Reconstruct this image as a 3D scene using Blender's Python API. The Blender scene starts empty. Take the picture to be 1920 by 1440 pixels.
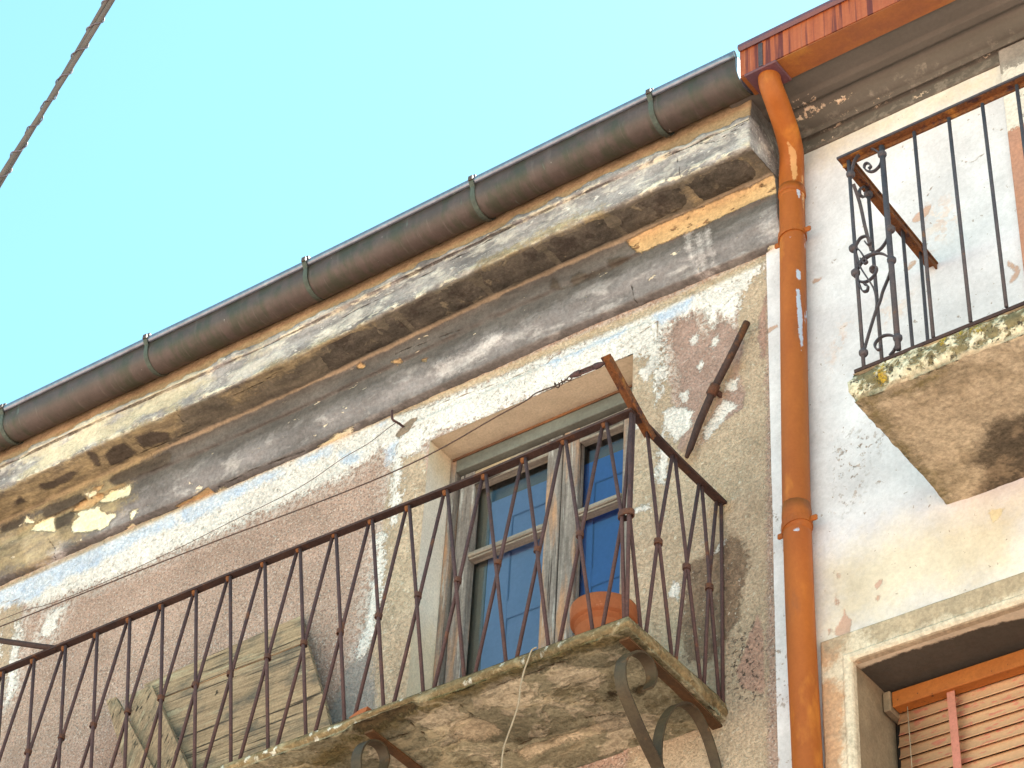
import bpy, math, random
import numpy as np
from mathutils import Vector, Matrix
random.seed(4); rng = np.random.default_rng(7)
sc = bpy.context.scene; COL = sc.collection

# ------------------------------------------------------------------ camera, sky, sun, exposure
cam = bpy.data.cameras.new('camera'); cam.lens = 86.25; cam.sensor_width = 36.0
cam.clip_start = 0.1; cam.clip_end = 2000
co = bpy.data.objects.new('camera', cam); COL.objects.link(co); sc.camera = co
RIGHT = Vector((0.808188, 0.586763, 0.050412)); DOWN = Vector((-0.349768, 0.547097, -0.760491)); FWD = Vector((-0.473809, 0.596987, 0.647388))
mw = Matrix.Identity(4)
for i in range(3):
    mw[i][0] = RIGHT[i]; mw[i][1] = -DOWN[i]; mw[i][2] = -FWD[i]
mw[0][3], mw[1][3], mw[2][3] = 0.0, -7.0, 1.6
co.matrix_world = mw

SUN_EL, SUN_AZ = math.radians(56), math.radians(28)      # the sun stands behind the houses: the facade is in open shade
world = bpy.data.worlds.new('World'); sc.world = world; world.use_nodes = True
wn = world.node_tree; wn.nodes.clear()
sky = wn.nodes.new('ShaderNodeTexSky'); sky.sky_type = 'NISHITA'; sky.sun_disc = False
sky.sun_elevation = SUN_EL; sky.sun_rotation = SUN_AZ; sky.altitude = 200; sky.air_density = 1.0; sky.dust_density = 0.6; sky.ozone_density = 1.0
wb = wn.nodes.new('ShaderNodeMix'); wb.data_type = 'RGBA'; wb.blend_type = 'MULTIPLY'; wb.inputs[0].default_value = 1
wb.inputs[7].default_value = (0.695,0.97,0.75,1)
bg = wn.nodes.new('ShaderNodeBackground'); bg.inputs[1].default_value = 0.12
wo = wn.nodes.new('ShaderNodeOutputWorld')
wn.links.new(sky.outputs[0], wb.inputs[6]); wn.links.new(wb.outputs[2], bg.inputs[0]); wn.links.new(bg.outputs[0], wo.inputs[0])
sl = bpy.data.lights.new('sun', 'SUN'); sl.energy = 5.0; sl.angle = math.radians(0.5); sl.color = (1, 0.94, 0.85)
so = bpy.data.objects.new('sun', sl); COL.objects.link(so)
sd = Vector((math.sin(SUN_AZ)*math.cos(SUN_EL), math.cos(SUN_AZ)*math.cos(SUN_EL), math.sin(SUN_EL)))
so.rotation_euler = sd.to_track_quat('Z', 'Y').to_euler(); so.location = (0, 10, 30)
vs = sc.view_settings; vs.view_transform = 'Standard'; vs.look = 'None'; vs.gamma = 1.0; vs.use_curve_mapping = False
vs.exposure = 2.14
sc.cycles.max_bounces = 6; sc.cycles.diffuse_bounces = 4

# ------------------------------------------------------------------ traced outlines in metres (wall: x,z / cornice: x,along profile / slabs: x,y)
D={'PROF': [(-0.2, 10.06), (-0.3, 10.05), (-0.312, 9.9), (-0.338, 9.895), (-0.34, 9.862), (-0.322, 9.858), (-0.317, 9.8), (-0.322, 9.685), (-0.312, 9.68), (-0.115, 9.684), (-0.112, 9.66), (-0.105, 9.572), (-0.085, 9.566), (-0.088, 9.5), (-0.08, 9.44), (-0.06, 9.39), (-0.047, 9.35), (-0.045, 9.338), (0.004, 9.33)], 'LW': {'tan': [[[-6.267, 9.006], [-6.184, 9.004], [-6.051, 8.98], [-5.966, 8.463], [-5.923, 7.846], [-5.925, 7.287], [-6.233, 7.388], [-6.287, 7.861], [-6.285, 8.127], [-6.281, 8.432], [-6.283, 8.751]], [[-4.862, 9.027], [-4.687, 9.048], [-4.67, 8.847], [-4.616, 8.572], [-4.566, 8.308], [-4.525, 8.32], [-4.402, 8.401], [-4.251, 8.53], [-4.29, 8.67], [-4.26, 8.844], [-4.287, 8.952], [-4.298, 9.185], [-4.135, 9.301], [-4.149, 8.605], [-4.181, 6.575], [-4.824, 6.778]], [[-9.009, 9.205], [-8.83, 9.173], [-8.797, 9.01], [-8.803, 8.874], [-8.802, 8.687], [-8.814, 8.458], [-9.006, 8.294], [-9.266, 9.236]], [[-6.637, 7.407], [-6.483, 7.668], [-6.381, 7.865], [-6.304, 8.015], [-6.206, 7.979], [-6.121, 7.188]]], 'grey': [[[-6.547, 7.323], [-6.477, 7.666], [-6.413, 7.861], [-6.301, 7.984], [-6.251, 7.819], [-6.121, 7.188]]], 'white': [[[-9.287, 9.313], [-9.038, 9.316], [-6.627, 9.349], [-6.422, 9.351], [-6.284, 9.335], [-6.08, 9.295], [-5.434, 9.269], [-4.704, 9.271], [-4.135, 9.294], [-4.137, 9.235], [-4.242, 9.157], [-4.314, 8.998], [-4.399, 9.071], [-4.413, 8.981], [-4.476, 9.142], [-4.557, 9.149], [-4.644, 9.158], [-4.701, 9.055], [-4.783, 9.028], [-4.844, 9.015], [-5.422, 9.037], [-6.023, 9.063], [-6.102, 8.995], [-6.185, 9.011], [-6.274, 9.076], [-6.349, 9.148], [-6.428, 9.109], [-6.592, 9.061], [-6.867, 9.058], [-7.147, 9.055], [-7.506, 9.047], [-7.8, 9.044], [-8.101, 9.041], [-8.375, 9.059], [-8.733, 9.073], [-8.878, 9.169], [-8.991, 9.134], [-9.244, 9.157]], [[-6.262, 9.054], [-6.188, 9.045], [-6.171, 8.801], [-6.182, 8.598], [-6.24, 8.621], [-6.256, 8.837]], [[-6.299, 8.597], [-6.248, 8.576], [-6.24, 8.171], [-6.29, 7.885], [-6.355, 7.909], [-6.322, 8.171]], [[-4.818, 9.045], [-4.687, 9.081], [-4.675, 8.85], [-4.71, 8.677], [-4.742, 8.881]], [[-8.788, 9.007], [-8.723, 8.559], [-8.772, 8.477], [-8.81, 8.656], [-8.85, 9.029]], [[-8.593, 8.986], [-8.455, 8.986], [-8.514, 8.82], [-8.633, 8.83]], [[-8.94, 8.941], [-8.928, 8.989], [-8.893, 8.821], [-8.923, 8.815]]], 'white2': [[[-4.6, 8.695], [-4.555, 8.702], [-4.549, 8.634], [-4.588, 8.634]], [[-4.687, 8.635], [-4.611, 8.625], [-4.526, 8.556], [-4.54, 8.477], [-4.614, 8.419], [-4.674, 8.521]], [[-4.359, 8.656], [-4.293, 8.647], [-4.305, 8.57], [-4.354, 8.601]], [[-4.484, 8.416], [-4.421, 8.5], [-4.365, 8.557], [-4.3, 8.485], [-4.402, 8.41], [-4.457, 8.35]], [[-4.694, 8.546], [-4.653, 8.376], [-4.673, 8.206], [-4.718, 8.23], [-4.698, 8.395]], [[-4.492, 7.816], [-4.476, 7.843], [-4.47, 7.807]], [[-4.405, 7.753], [-4.394, 7.793], [-4.365, 7.788], [-4.37, 7.762]], [[-4.423, 7.747], [-4.399, 7.751], [-4.407, 7.721]], [[-4.661, 7.605], [-4.624, 7.673], [-4.589, 7.646], [-4.597, 7.575]], [[-4.556, 8.985], [-4.51, 9.022], [-4.499, 8.958], [-4.539, 8.951]], [[-4.513, 8.805], [-4.476, 8.845], [-4.487, 8.778]], [[-4.442, 8.899], [-4.399, 8.959], [-4.391, 8.907], [-4.419, 8.872]], [[-4.816, 8.915], [-4.729, 8.955], [-4.705, 8.895], [-4.779, 8.834]], [[-4.824, 8.603], [-4.767, 8.608], [-4.775, 8.581], [-4.817, 8.569]], [[-4.822, 8.121], [-4.744, 8.118], [-4.738, 8.092], [-4.816, 8.095]]], 'pink2': [[[-4.638, 9.116], [-4.591, 9.146], [-4.556, 9.103], [-4.534, 9.17], [-4.513, 9.062], [-4.47, 8.944], [-4.399, 9.02], [-4.368, 9.011], [-4.287, 8.914], [-4.26, 8.844], [-4.289, 8.701], [-4.326, 8.625], [-4.264, 8.536], [-4.271, 8.448], [-4.366, 8.43], [-4.443, 8.434], [-4.498, 8.504], [-4.547, 8.33], [-4.614, 8.383], [-4.576, 8.493], [-4.591, 8.716], [-4.601, 8.847], [-4.649, 9.03]], [[-4.181, 8.933], [-4.143, 9.059], [-4.146, 8.758], [-4.166, 8.699], [-4.186, 8.809]]], 'pink3': [[[-4.185, 8.871], [-4.166, 8.99], [-4.143, 9.043], [-4.146, 8.727], [-4.161, 8.697]], [[-4.216, 7.357], [-4.192, 7.271], [-4.188, 6.964], [-4.296, 7.026], [-4.32, 7.111], [-4.263, 7.244]]], 'brown': [[[-4.55, 7.727], [-4.476, 7.74], [-4.391, 7.776], [-4.318, 7.791], [-4.274, 7.716], [-4.258, 7.613], [-4.29, 7.491], [-4.304, 7.364], [-4.368, 7.283], [-4.445, 7.206], [-4.548, 7.243], [-4.588, 7.415], [-4.562, 7.567]]], 'blue': [[[-9.115, 9.295], [-8.791, 9.307], [-8.623, 9.277], [-8.569, 9.186], [-8.744, 9.119], [-9.092, 9.207]], [[-8.793, 9.315], [-8.558, 9.341], [-8.1, 9.309], [-7.738, 9.307], [-7.701, 9.212], [-8.023, 9.219], [-8.284, 9.174], [-8.517, 9.166], [-8.595, 9.161]], [[-7.738, 9.307], [-7.296, 9.313], [-7.024, 9.302], [-6.992, 9.247], [-7.318, 9.228], [-7.641, 9.187]], [[-6.611, 9.214], [-6.461, 9.156], [-6.489, 9.108], [-6.609, 9.146]], [[-6.321, 9.113], [-6.247, 9.131], [-6.246, 9.023], [-6.303, 9.031]], [[-5.4, 9.22], [-5.246, 9.221], [-5.093, 9.225], [-4.911, 9.215], [-4.934, 9.173], [-5.122, 9.182], [-5.274, 9.167]], [[-4.757, 9.24], [-4.528, 9.24], [-4.551, 9.172], [-4.703, 9.167]], [[-6.377, 9.318], [-6.317, 9.325], [-6.324, 9.267], [-6.372, 9.275]], [[-6.901, 9.305], [-6.691, 9.304], [-6.667, 9.252], [-6.857, 9.245]]], 'patch': [[[-6.262, 9.182], [-6.217, 9.23], [-6.175, 9.245], [-6.132, 9.243], [-6.134, 9.196], [-6.16, 9.153], [-6.199, 9.147], [-6.239, 9.151]]], 'warm': [[[-9.293, 9.333], [-9.042, 9.332], [-6.629, 9.364], [-4.704, 9.301], [-4.135, 9.307], [-4.136, 9.261], [-4.704, 9.244], [-6.624, 9.323], [-9.032, 9.292], [-9.279, 9.284]]], 'rust': [[[-4.331, 8.752], [-4.298, 8.705], [-4.401, 8.537], [-4.498, 8.368], [-4.553, 8.279], [-4.58, 8.308], [-4.498, 8.459], [-4.401, 8.66]], [[-4.417, 8.04], [-4.35, 7.97], [-4.391, 7.916], [-4.422, 7.957]]], 'mould': [[[-4.338, 7.298], [-4.203, 7.353], [-4.183, 7.216], [-4.193, 6.941], [-4.297, 6.915], [-4.395, 7.112]], [[-4.141, 8.601], [-4.087, 8.607], [-4.086, 8.395], [-4.139, 8.419]], [[-4.523, 7.711], [-4.476, 7.704], [-4.481, 7.64], [-4.518, 7.643]]]}, 'RW': {'pink': [[[-3.397, 9.128], [-3.378, 9.15], [-3.356, 9.158], [-3.332, 9.174], [-3.316, 9.175], [-3.301, 9.178], [-3.3, 9.161], [-3.316, 9.125], [-3.336, 9.112], [-3.369, 9.105], [-3.392, 9.109]], [[-3.432, 8.879], [-3.422, 8.894], [-3.39, 8.885], [-3.394, 8.872], [-3.417, 8.856], [-3.434, 8.849]], [[-3.899, 9.028], [-3.849, 9.024], [-3.854, 9.005], [-3.895, 8.999]], [[-4.136, 8.848], [-4.081, 8.858], [-4.077, 8.835], [-4.118, 8.828], [-4.137, 8.816]], [[-2.979, 8.675], [-2.95, 8.639], [-2.925, 8.597], [-2.941, 8.555], [-2.983, 8.541], [-2.972, 8.571], [-2.949, 8.599], [-2.982, 8.646]], [[-3.433, 8.876], [-3.398, 8.89], [-3.391, 8.87], [-3.427, 8.847]], [[-3.87, 7.127], [-3.857, 7.156], [-3.824, 7.186], [-3.814, 7.229], [-3.804, 7.187], [-3.785, 7.163], [-3.796, 7.1], [-3.847, 7.106]], [[-3.898, 7.146], [-3.885, 7.162], [-3.878, 7.147], [-3.89, 7.126]], [[-3.676, 7.284], [-3.659, 7.307], [-3.64, 7.304], [-3.645, 7.28], [-3.669, 7.264]], [[-3.68, 7.213], [-3.663, 7.24], [-3.648, 7.23], [-3.669, 7.204]], [[-3.859, 7.263], [-3.848, 7.315], [-3.837, 7.268], [-3.837, 7.252]], [[-4.163, 6.672], [-4.128, 6.652], [-4.121, 6.618], [-4.153, 6.613]], [[-3.843, 7.408], [-3.825, 7.401], [-3.828, 7.381], [-3.844, 7.382]]], 'rosy': [[[-3.764, 8.709], [-3.72, 8.708], [-3.731, 8.652], [-3.779, 8.553], [-3.812, 8.59]], [[-3.562, 8.734], [-3.443, 8.716], [-3.466, 8.625], [-3.553, 8.587], [-3.577, 8.628]], [[-3.833, 8.518], [-3.783, 8.667], [-3.766, 8.649], [-3.797, 8.542], [-3.826, 8.465]], [[-3.333, 9.154], [-3.202, 9.185], [-3.182, 9.014], [-3.319, 8.888]]], 'speck': [[[-3.816, 8.071], [-3.674, 8.056], [-3.602, 8.006], [-3.646, 7.95], [-3.705, 7.92], [-3.737, 7.776], [-3.805, 7.723], [-3.813, 7.929]], [[-4.177, 7.196], [-4.071, 7.175], [-4.079, 6.861], [-4.183, 6.921]], [[-4.182, 7.858], [-4.088, 7.82], [-4.1, 7.687], [-4.185, 7.658]]], 'cream': [[[-3.922, 7.483], [-3.572, 7.52], [-3.022, 7.435], [-3.052, 7.111], [-3.556, 7.12], [-3.911, 7.1]], [[-3.87, 9.886], [-3.381, 9.879], [-2.909, 9.849], [-2.874, 9.716], [-3.391, 9.71], [-3.874, 9.775]]], 'yel': [[[-3.18, 7.448], [-3.101, 7.433], [-3.123, 7.399], [-3.155, 7.378], [-3.167, 7.417]]]}, 'RWC': [[[-2.982, 9.506], [-2.983, 9.468], [-2.968, 9.45], [-2.945, 9.434], [-2.921, 9.439], [-2.909, 9.435]], [[-3.321, 9.419], [-3.317, 9.402], [-3.304, 9.393]], [[-3.286, 9.28], [-3.296, 9.269], [-3.302, 9.256], [-3.315, 9.234]], [[-3.149, 9.364], [-3.122, 9.336], [-3.085, 9.318], [-3.055, 9.332], [-3.025, 9.341]]], 'LWC': [[[-6.42, 9.337], [-6.215, 9.314], [-6.056, 9.277], [-5.88, 9.255], [-5.654, 9.236], [-5.4, 9.22]], [[-5.362, 9.195], [-5.333, 9.235], [-5.284, 9.259], [-5.222, 9.257], [-5.169, 9.225], [-5.121, 9.175]], [[-4.844, 9.13], [-4.776, 9.15], [-4.714, 9.17]], [[-6.177, 7.819], [-6.112, 7.822], [-6.051, 7.82], [-5.984, 7.759]], [[-6.118, 9.172], [-6.199, 9.151], [-6.245, 9.113], [-6.26, 9.036]], [[-4.711, 9.168], [-4.716, 9.062], [-4.719, 8.902]], [[-9.011, 9.213], [-8.923, 9.186], [-8.83, 9.173]], [[-4.384, 7.211], [-4.331, 7.212], [-4.306, 7.208]]], 'CO': {'cream': [[[-8.455, 0.977], [-8.451, 0.935], [-8.4, 0.925], [-8.421, 0.891], [-8.369, 0.888], [-8.285, 0.912], [-8.246, 0.909], [-8.247, 0.934], [-8.192, 0.982], [-8.137, 0.993], [-8.132, 1.02], [-8.182, 1.03], [-8.19, 1.051], [-8.246, 1.065], [-8.276, 1.046], [-8.335, 1.046], [-8.449, 1.004]], [[-8.273, 0.873], [-8.218, 0.852], [-8.177, 0.832], [-8.102, 0.846], [-8.044, 0.846], [-8.022, 0.874], [-8.042, 0.922], [-8.116, 0.909], [-8.153, 0.918], [-8.221, 0.901]], [[-8.094, 1.11], [-8.037, 1.109], [-8.029, 1.149], [-8.071, 1.162]], [[-8.04, 1.028], [-7.991, 1.018], [-7.966, 1.017], [-8.001, 1.063], [-8.035, 1.086]], [[-8.368, 0.778], [-8.291, 0.783], [-8.286, 0.806], [-8.35, 0.816]], [[-8.767, 0.846], [-8.743, 0.831], [-8.595, 0.83], [-8.598, 0.873], [-8.566, 0.955], [-8.783, 0.865]], [[-8.824, 0.786], [-8.811, 0.742], [-8.78, 0.786], [-8.71, 0.82], [-8.758, 0.819]], [[-6.769, 1.113], [-6.634, 1.085], [-6.513, 1.086], [-6.559, 1.13], [-6.693, 1.165]], [[-7.448, 1.118], [-7.375, 1.114], [-7.405, 1.155]], [[-4.131, 1.587], [-4.128, 1.591], [-4.131, 1.593]], [[-4.128, 1.117], [-4.099, 1.086], [-4.048, 1.097], [-4.039, 1.142], [-4.059, 1.177], [-4.11, 1.15]], [[-4.653, 1.322], [-4.65, 1.324], [-4.65, 1.327]]], 'pale': [[[-8.831, 0.89], [-8.61, 0.881], [-8.531, 1.015], [-8.539, 1.189], [-8.692, 1.187], [-8.793, 1.049]], [[-9.041, 0.796], [-8.912, 0.811], [-8.846, 0.915], [-9.019, 0.881]], [[-5.742, 0.97], [-5.636, 0.945], [-5.571, 0.953], [-5.579, 0.997], [-5.686, 1.004], [-5.74, 0.995]], [[-5.982, 0.967], [-5.883, 0.973], [-5.741, 0.977], [-5.633, 0.994], [-5.685, 1.016], [-5.79, 1.042], [-5.909, 1.05], [-5.981, 1.045]], [[-4.51, 0.802], [-4.499, 0.809], [-4.465, 1.144], [-4.48, 1.137]], [[-4.451, 0.871], [-4.422, 0.887], [-4.428, 1.112], [-4.454, 1.116]], [[-4.404, 0.861], [-4.396, 0.865], [-4.382, 1.084], [-4.393, 1.078]]], 'tan': [[[-4.844, 0.717], [-4.668, 0.715], [-4.489, 0.723], [-4.226, 0.719], [-3.991, 0.723], [-3.982, 0.831], [-4.169, 0.819], [-4.43, 0.834], [-4.622, 0.833], [-4.768, 0.84]], [[-8.458, 0.844], [-8.36, 0.804], [-8.326, 0.781], [-8.284, 0.761], [-8.22, 0.782], [-8.273, 0.81], [-8.218, 0.852], [-8.273, 0.873], [-8.34, 0.901], [-8.481, 0.859]], [[-6.482, 0.73], [-6.451, 0.72], [-6.415, 0.759], [-6.428, 0.775], [-6.474, 0.749]], [[-6.253, 0.81], [-6.184, 0.819], [-6.193, 0.846], [-6.227, 0.841]], [[-6.069, 0.888], [-6.029, 0.898], [-6.036, 0.916], [-6.059, 0.908]], [[-6.233, 0.838], [-6.218, 0.846], [-6.223, 0.856]], [[-7.728, 1.107], [-7.617, 1.099], [-7.474, 1.07], [-7.461, 1.149], [-7.627, 1.15], [-7.7, 1.155]], [[-6.361, 0.538], [-6.342, 0.535], [-6.352, 0.573], [-6.371, 0.564]]], 'yel': [[[-9.28, 0.708], [-8.84, 0.792], [-8.483, 0.755], [-8.23, 0.732], [-8.011, 0.842], [-8.148, 0.929], [-8.471, 0.977], [-8.714, 0.97], [-9.234, 0.874]], [[-9.301, 0.765], [-8.775, 0.868], [-8.421, 0.828], [-8.071, 0.809], [-8.004, 0.951], [-8.26, 1.028], [-8.533, 1.044], [-8.716, 1.118], [-9.244, 0.98]], [[-9.287, 0.56], [-8.82, 0.513], [-8.585, 0.522], [-8.135, 0.509], [-7.817, 0.499], [-7.521, 0.506], [-7.573, 0.627], [-8.025, 0.767], [-8.436, 0.783], [-9.03, 0.722]], [[-5.576, 0.46], [-5.187, 0.448], [-4.82, 0.494], [-4.819, 0.537], [-5.198, 0.507], [-5.555, 0.519]], [[-7.221, 0.544], [-6.678, 0.495], [-6.208, 0.511], [-6.261, 0.534], [-6.731, 0.559], [-7.208, 0.613]], [[-4.146, 0.566], [-4.097, 0.558], [-4.079, 0.566], [-4.08, 0.603], [-4.101, 0.602], [-4.13, 0.587]], [[-4.138, 0.646], [-4.087, 0.649], [-4.091, 0.663], [-4.131, 0.651]], [[-4.389, 0.536], [-4.378, 0.572], [-4.395, 0.699], [-4.429, 0.693], [-4.409, 0.593]]], 'dark': [[[-8.096, 0.578], [-8.026, 0.551], [-7.939, 0.562], [-7.942, 0.649], [-7.995, 0.678], [-8.073, 0.692], [-8.141, 0.667], [-8.124, 0.614]], [[-8.586, 0.577], [-8.525, 0.597], [-8.447, 0.6], [-8.367, 0.587], [-8.307, 0.607], [-8.442, 0.65], [-8.552, 0.654], [-8.621, 0.62]], [[-8.175, 0.51], [-8.129, 0.53], [-8.168, 0.613], [-8.196, 0.65], [-8.22, 0.626]], [[-8.801, 0.609], [-8.745, 0.588], [-8.756, 0.647], [-8.831, 0.647]], [[-7.854, 0.554], [-7.812, 0.563], [-7.747, 0.561], [-7.671, 0.617], [-7.704, 0.667], [-7.843, 0.667], [-7.884, 0.641]], [[-8.683, 0.764], [-8.633, 0.748], [-8.469, 0.761], [-8.401, 0.764], [-8.342, 0.819], [-8.451, 0.835], [-8.584, 0.841], [-8.655, 0.824]], [[-8.184, 0.764], [-8.143, 0.738], [-8.013, 0.739], [-7.741, 0.752], [-7.727, 0.831], [-7.997, 0.818], [-8.125, 0.825], [-8.171, 0.794]], [[-8.59, 0.851], [-8.469, 0.852], [-8.436, 0.885], [-8.45, 0.942], [-8.562, 0.945], [-8.582, 0.886]], [[-9.015, 0.752], [-8.98, 0.729], [-8.83, 0.747], [-8.838, 0.799], [-8.935, 0.797], [-9.008, 0.78]], [[-5.28, 0.813], [-5.262, 0.752], [-5.234, 0.79], [-5.226, 0.846], [-5.169, 0.845], [-5.16, 0.803], [-5.114, 0.786], [-5.061, 0.825], [-4.943, 0.838], [-4.939, 0.794], [-4.878, 0.808], [-4.827, 0.829], [-4.811, 0.848], [-4.907, 0.857], [-5.111, 0.863], [-5.215, 0.857]]]}, 'COC': [[[-4.418, 0.353], [-4.4, 0.434], [-4.393, 0.518]], [[-7.883, 0.62], [-7.89, 0.696], [-7.855, 0.789]], [[-4.501, 0.335], [-4.324, 0.321], [-4.193, 0.375], [-4.034, 0.335]], [[-6.425, 0.375], [-6.016, 0.371], [-5.557, 0.344], [-5.365, 0.329]], [[-8.211, 0.674], [-7.94, 0.674], [-7.673, 0.682], [-7.489, 0.67]], [[-7.177, 0.57], [-6.996, 0.571], [-6.823, 0.536]], [[-4.826, 1.008], [-4.831, 1.065], [-4.808, 1.168]], [[-6.257, 0.772], [-6.155, 0.778], [-6.052, 0.791], [-5.919, 0.799], [-5.819, 0.813]], [[-8.628, 0.892], [-8.631, 0.966], [-8.576, 1.063], [-8.615, 1.122]], [[-7.512, 0.48], [-7.53, 0.541], [-7.55, 0.601]], [[-7.415, 1.096], [-7.163, 1.08], [-6.841, 1.098]]], 'COJ': [-4.411, -4.825, -5.208, -5.612, -6.086, -6.639, -7.146, -7.597, -7.943, -8.296, -8.687], 'LS': {'cream': [[[-5.355, -0.52], [-5.253, -0.513], [-5.201, -0.458], [-5.193, -0.36], [-5.311, -0.363], [-5.407, -0.398]], [[-5.248, -0.23], [-5.09, -0.228], [-4.882, -0.226], [-4.686, -0.211], [-4.71, -0.157], [-4.92, -0.17], [-5.076, -0.172], [-5.223, -0.153]], [[-5.004, 0.047], [-4.918, 0.018], [-4.785, 0.052], [-4.791, 0.12], [-4.947, 0.217], [-5.06, 0.148]]], 'dark': [[[-5.707, -0.768], [-5.603, -0.727], [-5.45, -0.747], [-5.364, -0.685], [-5.413, -0.656], [-5.589, -0.64], [-5.696, -0.644], [-5.763, -0.699]], [[-4.672, -0.381], [-4.639, -0.374], [-4.671, -0.323], [-4.701, -0.332]], [[-4.573, -0.342], [-4.517, -0.351], [-4.529, -0.315], [-4.585, -0.305]]], 'moss': [[[-6.092, -0.575], [-5.796, -0.659], [-5.547, -0.693], [-5.317, -0.711], [-5.046, -0.721], [-4.786, -0.725], [-4.541, -0.718], [-4.363, -0.691], [-4.363, -0.62], [-4.406, -0.062], [-4.428, 0.13], [-4.47, 0.118], [-4.407, -0.626], [-4.596, -0.638], [-4.835, -0.657], [-5.102, -0.645], [-5.376, -0.634], [-5.696, -0.574], [-5.977, -0.505]]]}, 'LSK': [[[-5.273, -0.611], [-5.233, -0.605], [-5.23, -0.544], [-5.241, -0.505]], [[-5.044, -0.384], [-4.942, -0.399], [-4.816, -0.394]], [[-4.88, -0.284], [-4.824, -0.272], [-4.686, -0.211]], [[-5.498, -0.616], [-5.484, -0.529], [-5.522, -0.444]], [[-5.037, -0.627], [-4.857, -0.627], [-4.702, -0.631]], [[-5.726, -0.536], [-5.64, -0.54], [-5.559, -0.538], [-5.404, -0.527]], [[-5.445, -0.183], [-5.236, -0.246], [-5.096, -0.255]]], 'LICH': [[-5.698, 6.952], [-5.459, 6.983], [-5.357, 6.985], [-5.136, 6.949], [-4.958, 6.977], [-4.684, 6.958], [-4.667, 6.972], [-5.775, 6.964], [-6.218, 6.951], [-6.174, 6.968], [-6.137, 6.951], [-5.898, 6.942], [-5.83, 6.963]], 'RU': {'dark': [[[-3.188, -0.135], [-3.099, -0.234], [-2.987, -0.352], [-2.907, -0.357], [-2.801, -0.327], [-2.998, 0.063], [-3.082, 0.05], [-3.223, 0.001], [-3.158, -0.077], [-3.098, -0.118], [-3.134, -0.21]]], 'moss': [[[-3.332, -0.75], [-3.239, -0.753], [-3.125, -0.716], [-2.991, -0.72], [-3.055, -0.682], [-3.145, -0.681], [-3.265, -0.707], [-3.29, -0.583], [-3.301, -0.4], [-3.311, -0.213], [-3.318, 0.013], [-3.346, 0.023], [-3.337, -0.21], [-3.319, -0.45], [-3.317, -0.656]]]}, 'NODE': []}
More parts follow.
